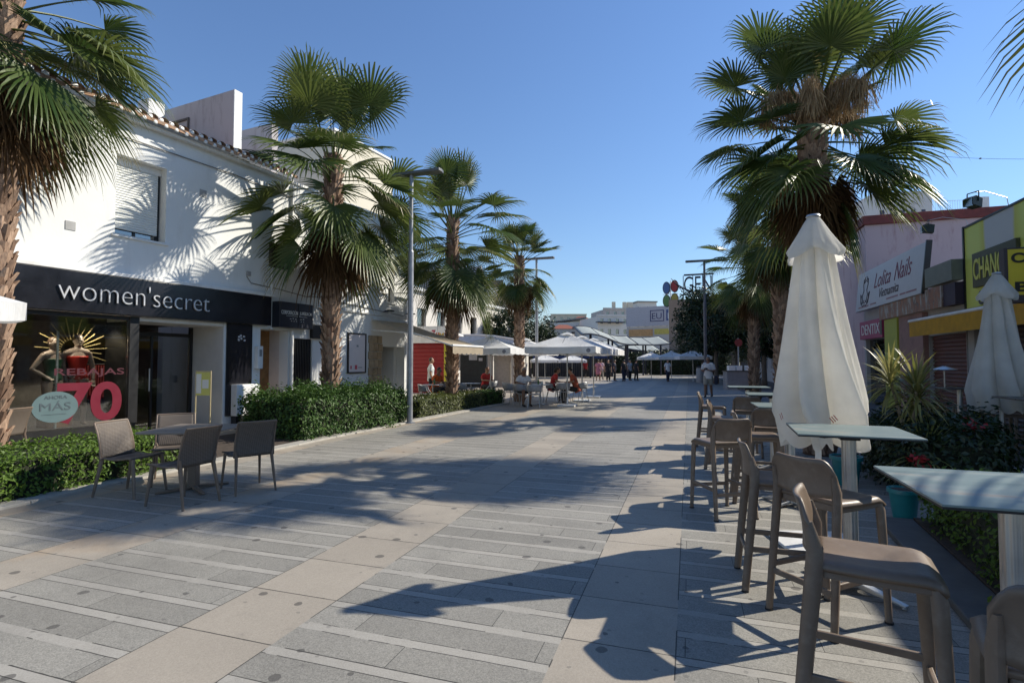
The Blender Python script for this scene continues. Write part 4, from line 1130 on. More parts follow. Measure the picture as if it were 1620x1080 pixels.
t = MB(); t.box(1.6,1.97,-.2745,-.2705,2.715,2.722); t.box(2.02,2.3,-.2745,-.2705,2.715,2.722)
for i in range(6):
    t.box(1.72+i*.085,1.76+i*.085,-.2745,-.2705,2.64+.01*(i%2),2.655+.01*(i%2)) if i != 3 else None
    t.box(1.76+i*.08,1.785+i*.08,-.2745,-.2705,2.585,2.60) if i != 3 else None
t.build('fine_print', m_wl, sg2)
sg3 = thing('shop_sign', 'plain white fascia sign with faint lettering right of the black office sign', 'sign', (BX, BY, 0), BR)
t = MB(); t.box(2.52,3.75,-.14,-.003,2.56,2.98); t.build('board', m_whitep, sg3, bevel=.006)
t = MB(); t.box(2.62,3.0,-.144,-.1405,2.79,2.80); t.box(3.05,3.3,-.144,-.1405,2.79,2.80); t.build('faint_print', mat('faint_print', (.45,.42,.38), .8), sg3)
sg4 = thing('wall_lettering', 'dark capital letters BR JERI fixed high on the white wall behind the palm fronds', 'sign', (BX, BY, 0), BR)
m_dl = mat('dark_letters', (.05,.055,.065), .5)
text('lettering', 'BR', .5, m_dl, sg4, loc=(5.48,-.03,5.22), depth=.03, width=.40, height=.40)
text('lettering', 'J', .5, m_dl, sg4, loc=(5.95,-.03,5.08), depth=.03, width=.14, height=.60)
text('lettering', 'ERI', .5, m_dl, sg4, loc=(6.13,-.03,5.22), depth=.03, width=.52, height=.40)
sg5 = thing('wall_emblem', 'faint painted badge on the white wall between two tall windows', 'sign', (BX, BY, 0), BR)
m_fb = mat('faint_brown', (.50,.40,.33), .8)
t = MB(); t.bar((5.40,-.006,4.06),(5.93,-.006,4.06),.008,.03); t.bar((5.40,-.006,3.78),(5.93,-.006,3.78),.008,.03); t.bar((5.40,-.0065,3.78),(5.40,-.0065,4.06),.03,.008)
t.tube([(5.48+.34*q/8, -.006, 3.76-.20*math.sin(math.pi*q/8)) for q in range(9)], .008, 4); t.tube([(5.6+.14*q/6,-.006,4.09+.10*math.sin(math.pi*q/6)) for q in range(7)], .007, 4)
t.build('badge_outline', m_fb, sg5)
text('badge_word', 'Cafe', .2, m_fb, sg5, loc=(5.48,-.006,3.85), depth=.004, width=.36, height=.14)
po = thing('wall_poster', 'white poster in a thin dark frame on the shop wall right of the tall palm', 'poster', (BX, BY, 0), BR)
t = MB(); cells(t, 4.13, 4.95, 1.2, 2.42, [(4.17,4.91,1.24,2.38)], -.05, -.003); t.build('frame', m_blackm, po)
t = MB(); t.box(4.171,4.909,-.03,-.01,1.241,2.379); t.build('sheet', mat('poster_sheet', (.72,.66,.66), .5, var=.03), po)
t = MB(); t.box(4.45,4.55,-.034,-.0305,1.32,1.45); t.box(4.25,4.31,-.034,-.0305,1.33,1.43); t.build('red_mark', mat('poster_red', (.55,.08,.12), .6), po)
t = MB(); t.box(4.52,4.60,-.034,-.0305,2.0,2.06); t.box(4.60,4.78,-.034,-.0305,1.36,1.39); t.build('grey_mark', mat('poster_grey', (.3,.3,.32), .6), po)
# electrics
cb = thing('utility_cabinet', 'white metal utility cabinet against the black panel beside the shop entrance', 'cabinet', (BX, BY, 0), BR)
t = MB(); t.box(.24,.86,-.24,-.04,.30,1.02); t.build('body', m_whitep, cb, bevel=.012)
t = MB(); t.box(.27,.83,-.256,-.2415,.34,.985); t.build('door', m_whitep, cb, bevel=.006); t = MB(); t.box(.30,.33,-.268,-.257,.60,.68); t.build('lock', m_blackm, cb)
t = MB(); t.box(.25,.85,-.22,-.05,0,.29); t.build('plinth', m_blackm, cb)
mt = thing('meter_box', 'narrow white meter box on the wall left of the wooden door', 'meter box', (BX, BY, 0), BR)
t = MB(); t.box(.89,1.04,-.13,-.003,1.38,1.93); t.build('body', m_whitep, mt, bevel=.012); t = MB(); t.box(.93,1.0,-.135,-.1305,1.68,1.85); t.build('meter_window', mat('meter_grey', (.25,.26,.27), .4), mt)
for u, lb in ((5.80,'left one of two small black lamps on bracket arms over the café awning'), (6.98,'right one of two small black lamps on bracket arms over the café awning')):
    wl = thing('wall_lamp', lb, 'wall lamp', on_facade(u, 0, 3.12), BR, 'small lamps over the awning')
    t = MB(); t.tube([(0,-.003,.06),(0,-.25,.10)], .014, 6); t.build('bracket', m_black, wl); t = MB(); t.lathe([(.16,.06),(.15,.09),(.05,.11)], 14, 0, -.27); t.build('lamp_shade', m_black, wl, smooth=50)
    t = MB(); t.tube([(0,-.27,.0),(0,-.27,.058)], .035, 8); t.build('bulb', m_whitep, wl)
# writing on the shop glass, mannequins' rays, round sticker
m_crim = mat('crimson_vinyl', (.14,.003,.018), .45, var=.04)
sk = thing('window_lettering', 'large crimson letters REBAJAS 70 stuck on the shop window', 'window lettering', (BX, BY, 0), BR)
text('big_number', '70', .7, m_crim, sk, loc=(-3.12,.044,.44), depth=.003, width=1.06, height=.74, offset=.018)
text('word', 'REBAJAS', .3, mat('dark_crimson_vinyl', (.06,.005,.014), .5, var=.04), sk, loc=(-3.17,.044,1.27), depth=.003, width=1.14, height=.16, offset=.004)
rs = thing('round_sticker', 'round pale blue sticker with the word MÁS on the shop window', 'sticker', (BX, BY, 0), BR)
t = MB(); n = 40; t.prism([(-3.14+.255*1.35*math.cos(2*math.pi*q/n), .76+.27*math.sin(2*math.pi*q/n)) for q in range(n)], .034, .040, 'y'); t.build('disc', mat('pale_blue_vinyl', (.09,.145,.155), .5, var=.04), rs)
m_dt = mat('dark_teal_letters', (.06,.085,.10), .6)
text('word', 'MÁS', .2, m_dt, rs, loc=(-3.37,.030,.70), depth=.003, width=.46, height=.17); text('word', 'AHORA', .1, m_dt, rs, loc=(-3.31,.030,.90), depth=.003, width=.34, height=.06)
t = MB(); t.box(-3.34,-2.98,.029,.033,.63,.636); t.build('underline', m_dt, rs)
bs = tag(MB().box(-3.02,-2.62,.55,.9,.345,.62).build('display_crate', m_wood), 'wooden crate at the mannequins\' feet in the shop window', 'crate'); bs.location = (BX, BY, 0); bs.rotation_euler = (0,0,BR)
ry = MB()
for q in range(19):
    a = R(-20 + q*220/18); r0, r1 = .20, (.50 if q % 2 else .62)
    c = (-2.42, 1.02, 1.78); ry.bar((c[0]+math.cos(a)*r0, c[1], c[2]+math.sin(a)*r0), (c[0]+math.cos(a)*r1, c[1], c[2]+math.sin(a)*r1), .018, .012)
ro = ry.build('sunburst_ornament', mat('straw_gold', (.50,.40,.18), .5)); tag(ro, 'sunburst of straw-coloured rays behind the mannequin in red', 'ornament'); ro.location = (BX, BY, 0); ro.rotation_euler = (0,0,BR)
pl = thing('pendant_lamp', 'lit yellow tube lamp hanging inside the shop entrance', 'lamp', on_facade(-.75, 2.0, 0), BR)
t = MB(); t.tube([(0,0,1.62),(0,0,1.86)], .028, 10); t.build('lit_tube', mat('lit_yellow', (.8,.6,.2), .5, em=(1,.72,.25), ems=2.2), pl); t = MB(); t.tube([(0,0,1.861),(0,0,2.5)], .006, 5); t.build('cord', m_black, pl)
for u, w in ((-3.05,.75),(-2.1,.75)):
    sp = thing('ceiling_spotlight', 'small lit spotlight on the ceiling of the shop window', 'spotlight', on_facade(u, w, 2.42), BR, 'ceiling spotlights in the shop')
    t = MB(); t.tube([(0,0,0),(0,0,.07)], .04, 10); t.build('housing', m_black, sp); t = MB(); t.tube([(0,0,-.006),(0,0,-.001)], .032, 10); t.build('lens', mat('lit_white', (.9,.9,.9), .4, em=(1,.95,.85), ems=6), sp)
for u, w in ((-3.05,.75),(-2.1,.75),(-.8,2.0)):
    pn_ = bpy.data.lights.new('shop_lamp', 'SPOT'); pn_.energy = 45; pn_.spot_size = R(110); pn_.color = (1,.86,.68); pn_.shadow_soft_size = .08
    po_ = bpy.data.objects.new('shop_lamp', pn_); COL.objects.link(po_); po_.location = on_facade(u, w, 2.33)
# racks with garments deep in the shop
for u, w, c, lb in ((-1.3,2.6,(.28,.03,.03),'red garments on a rack inside the shop entrance'), (-.8,3.1,(.03,.03,.035),'dark garments on a rack deep inside the shop'), (-3.6,2.0,(.35,.12,.03),'orange garments at the left of the shop window')):
    rk = thing('garment_rack', lb, 'clothes rack', on_facade(u, w, 0), BR)
    t = MB(); t.tube([(-.4,0,0),(-.4,0,1.5),(.4,0,1.5),(.4,0,0)], .015, 6); t.build('frame', m_alu, rk)
    t = MB()
    for q in range(14): t.box(-.37+q*.053,-.34+q*.053,-.2,.2,.7+.05*((q*7)%3),1.47)
    t.build('garments', mat('garment_'+lb.split()[0], c, .8, var=.35, scale=9), rk)
# poster stand before the door
ps = thing('poster_stand', 'slim stand with a yellow and white notice before the shop entrance', 'poster stand', on_facade(-.95, -.75, 0), R(18))
t = MB(); t.box(-.16,-.145,-.012,.012,0,1.36); t.box(.145,.16,-.012,.012,0,1.36); t.box(-.145,.145,-.01,.01,1.34,1.36); t.box(-.2,.2,-.16,.16,.004,.02); t.build('frame', mat('stand_brass', (.45,.38,.22), .4, .3), ps)
t = MB(); t.box(-.143,.143,-.006,.006,.86,1.335); t.build('notice', mat('notice_yellow', (.60,.58,.14), .6, var=.05), ps)
t = MB(); t.box(-.143,-.04,-.0095,-.0065,.90,1.30); t.box(-.02,.11,-.0095,-.0065,1.0,1.18); t.build('white_sheet', mat('notice_white', (.72,.72,.66), .6, var=.03), ps)
# café awning on the facade
m_awn = m_fabric('beige_awning', (.52,.44,.33), .35)
aw = thing('awning', 'beige sloping awning with a white front rail over the café entrance', 'awning', on_facade(5.2, 0, 0), BR)
t = MB(); t.grid(lambda u, v: (u*1.9, -.06 - v*2.95, 2.88 - .86*v - .05*math.sin(math.pi*v)), 8, 10); t.build('canvas', m_awn, aw, smooth=60)
t = MB(); t.grid(lambda u, v: (u*1.9, -3.02, 2.01 - v*(.20+.04*abs(math.sin(u*math.pi*7)))), 42, 2); t.build('valance', m_awn, aw)
t = MB(); t.tube([(-.02,-3.01,2.03),(1.92,-3.01,2.03)], .035, 8); t.build('front_rail', m_whitep, aw, smooth=60); t = MB(); t.tube([(0,-.03,2.9),(1.9,-.03,2.9)], .05, 8); t.build('wall_rail', m_whitep, aw, smooth=60)
for u in (.02, 1.88):
    t = MB(); t.tube([(u,-.06,2.55),(u,-1.6,2.42),(u,-2.98,2.02)], .022, 6); t.build('arm', m_whitep, aw)
# walls and blocks behind the tiled roof
m_stain = m_plaster('stained_grey_wall', (.44,.41,.41), dirt=(.16,.13,.11), amt=.7)
def block(name, label, u0, u1, w0, w1, z1, m, cat='building', cop=None, z0=0):
    o = thing(name, label, cat, (BX, BY, 0), BR)
    t = MB(); t.box(u0,u1,w0,w1,z0,z1); t.build('wall', m, o)
    if cop:
        t = MB(); t.box(u0-.05,u1+.05,w0-.05,w1+.05,z1+.002,z1+.10); t.build('coping', cop, o, bevel=.02)
    return o
pw = block('party_wall', 'stained grey party wall with a white end rising behind the tiled roof', 1.74, 1.98, 2.0, 7.8, 9.12, m_stain, 'wall')
t = MB(); t.box(1.735,1.985,1.97,1.998,6.3,9.12); t.build('white_end', m_wall, pw)
t = MB(); t.box(1.70,1.738,3.9,7.8,8.62,8.68); t.box(1.70,1.738,3.86,3.92,6.5,8.68); t.build('old_flashing', mat('flashing', (.10,.085,.075), .8), pw)
ch = block('chimney', 'short rendered chimney behind the stained party wall', .9, 1.35, 4.4, 4.9, 9.0, m_wall, 'chimney', z0=7.0)
block('party_wall', 'second, paler party wall behind the palm crown', 3.9, 4.15, 3.0, 7.8, 9.25, m_stain, 'wall')
block('rear_building', 'cream upper storeys behind the white building, mostly hidden by the tall palm', 6.7, 10.2, 3.0, 9.0, 10.1, m_plaster('cream_plaster', (.66,.61,.50), amt=.2), cop=m_whitep)
# ================================================================== right-hand shops, facing the street (local x runs towards the viewer)
FX = 6.3
def right_root(name, label, cat, y): return thing(name, label, cat, (FX, y, 0), R(-90))
m_pinkw = m_plaster('stained_pink_wall', (.52,.40,.41), dirt=(.26,.13,.12), amt=.75)
m_redcop = mat('dark_red_coping', (.16,.035,.03), .7, var=.25, scale=6)
m_lav = mat('lavender_sign', (.50,.47,.47), .5, var=.05)
m_lime = mat('lime_paint', (.36,.38,.05), .6, var=.08)
m_maroon = mat('maroon_shutter', (.12,.045,.035), .6, var=.2, scale=4)
m_pinkp = mat('pink_pillar', (.30,.17,.15), .75, var=.12, dirt=(.16,.10,.09))
m_mag = mat('magenta_sign', (.32,.025,.11), .5, var=.06)
ls = right_root('nail_shop', 'low shop row with a lime and a pink pillar under the nail salon sign', 'building', 23.4)
L = 23.4-15.56
t = MB(); cells(t, 0, L, 0, 3.5, [(.2,2.7,0,2.35), (5.75,L-.02,0,2.25)], 0, .25); t.build('wall', m_grey, ls)
t = MB(); t.box(0,L,.251,8,3.35,3.5); t.box(0,.2,.251,8,0,3.35); t.build('roof', m_grey, ls)
t = MB(); t.box(.2,2.7,.12,.13,.1,2.35); t.build('shop_window', m_winglass, ls); t = MB(); t.box(.0,L,3.0,3.1,0,3.35); t.box(.2,2.7,.9,.95,0,2.4); t.build('dark_interior', m_dark, ls)
t = MB(); t.box(2.78,3.9,-.18,-.002,0,2.92); t.build('lime_pillar', m_lime, ls, bevel=.01)
t = MB(); t.box(3.95,5.72,-.14,-.002,0,2.92); t.build('pink_pillar', m_pinkp, ls, bevel=.01)
t = MB(); t.box(4.6,5.2,-.165,-.1405,.95,1.2); t.build('wall_plate', mat('grey_plate', (.20,.20,.21), .5), ls)
t = MB(); t.box(5.76,L-.021,.10,.12,0,2.25)
for i in range(22): t.tube([(5.76,.095,.06+i*.10),(L-.021,.095,.06+i*.10)], .03, 6)
t.build('roller_shutter', m_maroon, ls)
def m_mural():
    M = bpy.data.materials.new('printed_hair_panels'); k = NT(M); co = k.coord()
    mp = k.n('ShaderNodeMapping', i_Vector=co); mp.inputs['Scale'].default_value = (2.6, 1, .8); mp.inputs['Rotation'].default_value = (0, R(28), 0)
    f = k.noise(mp.outputs[0], 1.5, 5, .7)
    c = k.ramp(f, [(.36, (.36,.33,.30)), (.46, (.20,.11,.07)), (.52, (.34,.12,.05)), (.58, (.10,.06,.05)), (.66, (.42,.38,.34))])
    k.bsdf(c, .5); return M
t = MB(); t.box(2.55,7.2,-.24,-.19,2.93,3.47); t.build('printed_band', m_mural(), ls)
t = MB(); t.box(7.21,L,-.20,-.002,2.93,3.47); t.build('dark_band', mat('purple_band', (.03,.018,.04), .6), ls)
t = MB(); t.box(6.3,L,-.26,-.002,3.52,4.02); t.build('grey_awning_box', mat('awning_box_grey', (.17,.18,.15), .6), ls)
dx = right_root('shop_sign', 'magenta sign with white letters reading DENTIX at the far end of the shop row', 'sign', 23.4)
t = MB(); t.box(.05,2.5,-.16,-.005,2.37,3.02); t.build('board', m_mag, dx, bevel=.006); text('lettering', 'DENTIX', .5, m_wl, dx, loc=(.30,-.168,2.52), depth=.01, width=2.0, height=.36)
t = MB(); t.box(2.3,2.5,-.168,-.1605,2.45,2.95); t.build('dark_patch', m_blackm, dx)
# tilted salon sign
lo = thing('shop_sign', 'large lavender sign with script reading Lolita Nails Vietnamita', 'sign', (FX-.28, 23.3, 3.40), rot=(R(-6), 0, R(-90)))
t = MB(); t.box(0,6.05,-.02,.10,.0,1.42); t.build('board', m_lav, lo, bevel=.008); t = MB(); t.box(6.051,6.10,-.03,.11,-.02,1.45); t.build('edge_frame', m_blackm, lo)
m_scr = mat('script_red', (.20,.03,.055), .6); m_scd = mat('script_dark', (.06,.035,.04), .6)
text('lettering', 'Lolita', .6, m_scr, lo, loc=(1.95,-.026,.66), depth=.006, width=1.55, height=.50, shear=.28, offset=-.004)
text('lettering', 'Nails', .6, m_scr, lo, loc=(3.85,-.026,.66), depth=.006, width=1.35, height=.55, shear=.28, offset=-.004)
text('lettering', 'Vietnamita', .5, m_scd, lo, loc=(2.55,-.026,.28), depth=.006, width=1.75, height=.30, shear=.15, offset=-.003)
t = MB()
for x0, x1, z in ((.35,1.5,.10),(1.7,2.3,.11),(3.3,4.3,.13),(4.45,4.9,.13),(4.95,5.7,.13)): t.box(x0,x1,-.0245,-.0205,z,z+.05)
t.build('small_print', mat('small_print', (.32,.17,.18), .7), lo)
t = MB()
def curl(cx, cz, pts, r=.012): t.tube([(cx+a, -.026, cz+b) for a, b in pts], r, 5)
for s in (-1, 1):
    curl(1.0, .55, [(s*.02,-.30),(s*.22,-.22),(s*.28,.0),(s*.16,.16),(s*.26,.38),(s*.22,.55),(s*.06,.66)])
    curl(1.0, .40, [(s*.05,-.05),(s*.30,-.16),(s*.42,.0),(s*.40,.16),(s*.52,.22),(s*.46,.05),(s*.40,-.15),(s*.15,-.26),(0,-.2)])
    curl(1.0, 1.05, [(s*.04,.0),(s*.15,.10),(s*.26,.05),(s*.18,-.05),(s*.05,.0)])
t.build('flower_drawing', m_scd, lo)
# yellow exchange shop
ex = right_root('exchange_shop', 'yellow and grey exchange shop with dark shutters at the right edge', 'building', 15.5)
def m_chg():
    M = bpy.data.materials.new('yellow_grey_fascia'); k = NT(M); co = k.coord(); sp = k.n('ShaderNodeSeparateXYZ', i_Vector=co)
    f = k.m('SINE', k.m('MULTIPLY_ADD', sp.outputs[0], 2.6, .9)); f = k.m('ADD', f, k.m('MULTIPLY', k.m('SUBTRACT', k.noise(co, .7, 2), .5), .5))
    g = k.ramp(f, [(.30, (.52,.55,.10)), (.62, (.42,.41,.05)), (.72, (.42,.42,.41))])
    g = k.ramp(k.m('MULTIPLY_ADD', f, .5, .5), [(.40, (.50,.50,.49)), (.52, (.55,.53,.07)), (.80, (.62,.66,.14))])
    k.bsdf(g, .5); return M
t = MB(); t.box(0,9,0,.25,2.66,4.72); t.build('fascia', m_chg(), ex); t = MB(); t.box(-.06,-.002,-.03,.25,2.6,4.78); t.box(0,9,-.02,.25,4.722,4.77); t.build('fascia_edge', m_blackm, ex)
t = MB(); cells(t, 0, 9, 0, 2.64, [(.3,4.2,0,2.3),(4.6,8.6,0,2.3)], 0, .25); t.build('wall', m_grey, ex)
t = MB(); t.box(-.05,9,.251,9,4.3,4.5); t.box(-.05,.2,.251,9,0,4.3); t.box(8.8,9,.251,9,0,4.3); t.build('roof', m_grey, ex)
t = MB(); t.box(.3,4.2,.12,.14,0,2.3)
for i in range(23): t.tube([(.3,.115,.05+i*.1),(4.2,.115,.05+i*.1)], .035, 6)
t.box(4.6,8.6,.12,.14,0,2.3); t.build('roller_shutter', mat('dark_shutter', (.05,.035,.032), .5, var=.2), ex)
cs = right_root('shop_sign', 'dark board with yellow capitals reading CHANGE on the yellow fascia', 'sign', 15.5)
t = MB(); t.box(.50,2.25,-.08,-.003,3.24,4.02); t.build('board', mat('dark_olive_board', (.06,.06,.03), .5), cs, bevel=.006); text('lettering', 'CHANGE', .6, mat('yellow_letters', (.62,.60,.12), .5), cs, loc=(.57,-.088,3.40), depth=.012, width=1.42, height=.48, offset=.008)
cs = right_root('wall_lettering', 'dark letters CHANGING below the CHANGE board, partly behind the shaded parasol', 'sign', 15.5)
text('lettering', 'CHANGING', .5, m_dl, cs, loc=(.57,-.012,2.84), depth=.012, width=1.6, height=.32, offset=.01)
pj = thing('projecting_sign', 'yellow projecting sign with black letters reading CHANGE and BEST, cut by the right edge', 'sign', (5.0, 11.0, 2.62), R(0))
t = MB(); t.box(0,1.25,0,.16,-.10,.82); t.build('case', mat('dark_purple_case', (.05,.04,.05), .5), pj, bevel=.006); t = MB(); t.box(.05,1.22,-.008,-.001,.03,.79); t.build('face', mat('sign_yellow', (.66,.53,.04), .45, var=.05), pj)
text('lettering', 'CHANGE', .3, m_blackm, pj, loc=(.09,-.014,.56), depth=.006, width=1.05, height=.17, offset=.01); text('lettering', 'OF', .3, m_blackm, pj, loc=(.42,-.014,.32), depth=.006, width=.34, height=.16, offset=.01); text('lettering', 'BEST', .3, m_blackm, pj, loc=(.13,-.014,.08), depth=.006, width=.80, height=.17, offset=.01)
ya = thing('awning', 'short orange-yellow shop awning with a white front rail over the dark shutters', 'awning', (FX, 17.2, 0), R(-90))
m_yaw = mat('orange_awning', (.62,.34,.03), .7, var=.12, trans=.25)
t = MB(); t.grid(lambda u, v: (u*8, -.05-.55*v, 2.80-.16*v), 10, 3); t.build('canvas', m_yaw, ya); t = MB(); t.grid(lambda u, v: (u*8, -.61, 2.62-.40*v), 10, 2); t.build('valance', m_yaw, ya); t = MB(); t.tube([(-.02,-.60,2.64),(8.0,-.60,2.64)], .04, 8); t.build('rail', m_whitep, ya, smooth=60)
m_gr = mat('flood_green', (.012,.022,.016), .5)
def flood(x, y, z, rz, label):
    f = thing('floodlight', label, 'floodlight', (x, y, z), rz, 'floodlights on the roof edge'); f.scale = (.62,)*3
    t = MB(); t.prism([(-.22,-.12),(.18,-.20),(.22,.12),(-.05,.20),(-.22,.12)], -.17, .17, 'x'); t.build('housing', m_gr, f, bevel=.01)
    t = MB(); t.bar((-.19,0,.0),(-.19,.02,.34),.03,.02); t.bar((.19,0,0),(.19,.02,.34),.03,.02); t.bar((-.19,.02,.34),(.19,.02,.34),.02,.03); t.build('yoke', m_gr, f)
    t = MB(); t.box(-.15,.15,-.225,-.2,-.16,.10); t.build('lens', m_winglass, f); t = MB(); t.tube([(0,.02,.34),(.0,.5,.42),(.2,1.2,.18),(.2,1.3,-.25)], .014, 6); t.build('arm', m_alu, f)
flood(5.75, 13.75, 4.92, R(-60), 'dark floodlight standing up on an arm above the yellow fascia')
flood(5.85, 16.3, 4.95, R(-100), 'dark floodlight hanging before the red coping of the pink wall')
# pink wall and taller houses behind the low shops
pk = thing('pink_building', 'old pink stained building with a dark red coping behind the low shops', 'building')
t = MB(); t.box(6.45,19,23.55,30,0,6.75); t.build('wall', m_pinkw, pk); t = MB(); t.box(6.35,19.1,23.45,30.1,6.752,7.1); t.build('coping', m_redcop, pk, bevel=.02)
sh = thing('corrugated_shed', 'shabby roof box of pale boards and rods beside the yellow fascia', 'shed', (8.0, 18.0, 0))
t = MB(); t.box(0,3.2,0,2.6,3.55,4.5); t.build('boards', m_plaster('peeling_boards', (.45,.46,.44), dirt=(.12,.12,.11), amt=.9), sh)
t = MB()
for z in (4.6,5.15): t.tube([(-.6,-.1,z),(3.4,-.1,z+.08)], .012, 5)
for x in (-.6,1.4,3.4): t.tube([(x,-.1,3.5),(x,-.1,5.2)], .015, 5)
t.build('rods', m_black, sh)
wb = thing('white_block', 'tall pale building beyond the pink one, glimpsed behind the right-hand palms', 'building')
t = MB(); cells(t, 0,27,0,10.6,[(1+3*i,2.2+3*i,1.0+3*j,2.6+3*j) for i in range(8) for j in range(3)],0,.4); o = t.build('wall', m_plaster('pale_plaster', (.62,.62,.64), amt=.2), wb); o.location = (6.0, 58.5, 0); o.rotation_euler = (0,0,R(-90))
t = MB(); t.box(6.45,8.2,31.5,58.5,0,10.55); t.build('core', m_grey, wb)
t = MB(); t.box(5.6,6.0,31.5,58.5,2.75,2.9); t.build('ledge', m_whitep, wb)
# apartment block over the roofs at the right
x0, y0 = at(1392, 46); ap = thing('apartment_block', 'white apartment block with dark vertical slots and a railed roof terrace above the pink wall', 'building', (x0, y0, 0), R(14))
t = MB(); t.box(0,4.6,0,8,0,16.2); t.build('tower', m_plaster('apartment_white', (.66,.64,.61), amt=.15), ap); t = MB(); t.box(4.601,9.4,.4,8,0,14.2); t.build('wing', m_plaster('apartment_white2', (.62,.60,.57), amt=.2), ap)
t = MB()
for i in range(5): t.box(.3+i*.85,.62+i*.85,-.04,-.002,11.6,14.6)
t.build('window_slot', mat('slot_blue', (.035,.035,.07), .4), ap)
t = MB(); t.box(4.60,9.45,.30,.39,14.2,14.45); t.box(7.9,9.45,.3,.6,14.452,15.7); t.build('parapet', m_whitep, ap)
t = MB()
for i in range(17): t.tube([(4.7+i*.2,.35,14.452),(4.7+i*.2,.35,15.4)], .014, 4)
t.tube([(4.7,.35,15.4),(7.9,.35,15.45)], .02, 5); t.build('railing', m_alu, ap)
t = MB(); t.tube([(5.1,3,14.2),(5.1,3,18.6)], .05, 5); t.tube([(5.3,3,14.2),(5.3,3,18.6)], .03, 5)
for i in range(9): t.tube([(5.1,3,14.5+i*.45),(5.3,3,14.7+i*.45)], .02, 4)
t.build('antenna_mast', m_alu, ap)
# overhead wire with a small junction
wi = MB(); a = Vector((*at(1380, 30), ht(228, 30))); b = Vector((*at(1700, 24), ht(246, 24)))
wi.tube([a.lerp(b, q/10) - Vector((0,0,.25*math.sin(math.pi*q/10))) for q in range(11)], .008, 4); m_ = a.lerp(b, .62) - Vector((0,0,.23)); wi.ell(m_, (.06,.06,.035), 8, 6)
tag(wi.build('overhead_wire', m_black), 'thin overhead wire with a small dark junction against the sky at the right', 'wire')

# ---------------------------------------------- terrace in front of the right-hand shops
m_teal = mat('teal_glaze', (.015,.19,.21), .35, var=.12, scale=5, spec=.6)
def pot(x, y, r, h, label):
    p = thing('plant_pot', label, 'plant pot', (x, y, 0), 0, 'teal plant pots')
    t = MB(); t.lathe([(r*.72,0),(r*.78,h*.15),(r*.95,h*.8),(r*.98,h*.86)], 28); t.build('body', m_teal, p, smooth=50); t = MB(); t.lathe([(r*1.0,h*.862),(r*1.1,h*.87),(r*1.1,h),(r*.98,h),(r*.95,h*.93),(0,h*.93)], 28); t.build('rim', m_teal, p, smooth=40)
    t = MB(); t.lathe([(r*.90,h*.931),(r*.85,h*.955),(0,h*.97)], 20); t.build('soil', m_soil, p)
pot(2.0, 6.30, .13, .30, 'teal pot at the end of the half-shaded hedge, below the nearest table')
pot(1.88, 7.85, .17, .36, 'teal pot behind the column of the second bar table')
MDR = leafmat('dracaena_leaf', (.15,.17,.04), (.46,.40,.15), .4, .35)
def dracaena(x, y, heads, label, seed, base=0.0, ln=.42, nl=70):
    rnd = random.Random(seed); r = thing('dracaena', label, 'plant', (x, y, base))
    t = MB()
    for hx, hy, hz in heads: t.tube([(0,0,0),(hx*.25,hy*.25,hz*.5),(hx,hy,hz)], [.028,.024,.018], 8)
    t.build('stem', mat('dracaena_stem', (.30,.25,.19), .85, var=.3, scale=20, bump=.4), r, smooth=60)
    c = MB()
    for hx, hy, hz in heads:
        for i in range(nl):
            a = i*2.4+rnd.uniform(-.3,.3); el = R(80 - 105*(i/nl)) + rnd.uniform(-.1,.1); L = ln*rnd.uniform(.75,1.1); w = .016
            p = Vector((hx,hy,hz-.12*(i/nl))); d = Vector((math.cos(a)*math.cos(el), math.sin(a)*math.cos(el), math.sin(el))); s = Vector((-math.sin(a), math.cos(a), 0))
            c.tint = (min(1, rnd.random()*.8 + .3*(i/nl)), 0, 0, 1); vs = []
            for k in range(6):
                ww = w*(.5+1.2*k/2 if k < 2 else (1.5 if k < 4 else .8 if k == 4 else .05)); vs += [p - s*ww*.6, p + s*ww*.6]
                p = p + d*(L/5); d = (d + Vector((0,0,-.22))).normalized()
            c.add(vs, [(2*k,2*k+1,2*k+3,2*k+2) for k in range(5)])
    c.build('leaves', MDR, r, tint=True)
dracaena(2.66, 8.12, [(-.18,.05,1.30),(.12,.10,1.08),(.05,-.10,1.22)], 'tall dracaena with spiky yellow-green heads on a thin stem', 3, ln=.56, nl=90)
dracaena(2.58, 7.45, [(0,0,.45),(.06,.1,.38)], 'low dracaena with arching striped leaves behind the nearest table', 4, ln=.54, nl=90)
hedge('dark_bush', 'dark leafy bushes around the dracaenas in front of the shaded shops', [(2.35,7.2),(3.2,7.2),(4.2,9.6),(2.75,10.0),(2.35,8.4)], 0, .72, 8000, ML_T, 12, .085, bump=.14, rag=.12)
MRED = leafmat('red_bract', (.35,.015,.02), (.55,.03,.03), .5, .2)
for x, y, z, lb in ((3.10,7.55,.80,'red flower cluster at the top of the dark bushes'), (2.42,7.14,.45,'red flower cluster low on the dark bushes')):
    rnd = random.Random(int(z*100)); fl = MB()
    for i in range(26):
        fl.tint = (rnd.random(),0,0,1); leaf(fl, (x+rnd.gauss(0,.05), y+rnd.gauss(0,.05), z+rnd.gauss(0,.03)), Vector((rnd.gauss(0,.5), rnd.gauss(0,.5)-.5, 1)).normalized(), .08, .045, rnd)
    tag(fl.build('red_flowers', MRED, tint=True), lb, 'flowers', 'red flowers in the bushes')
m_dkt = mat('dark_table_top', (.03,.032,.035), .3)
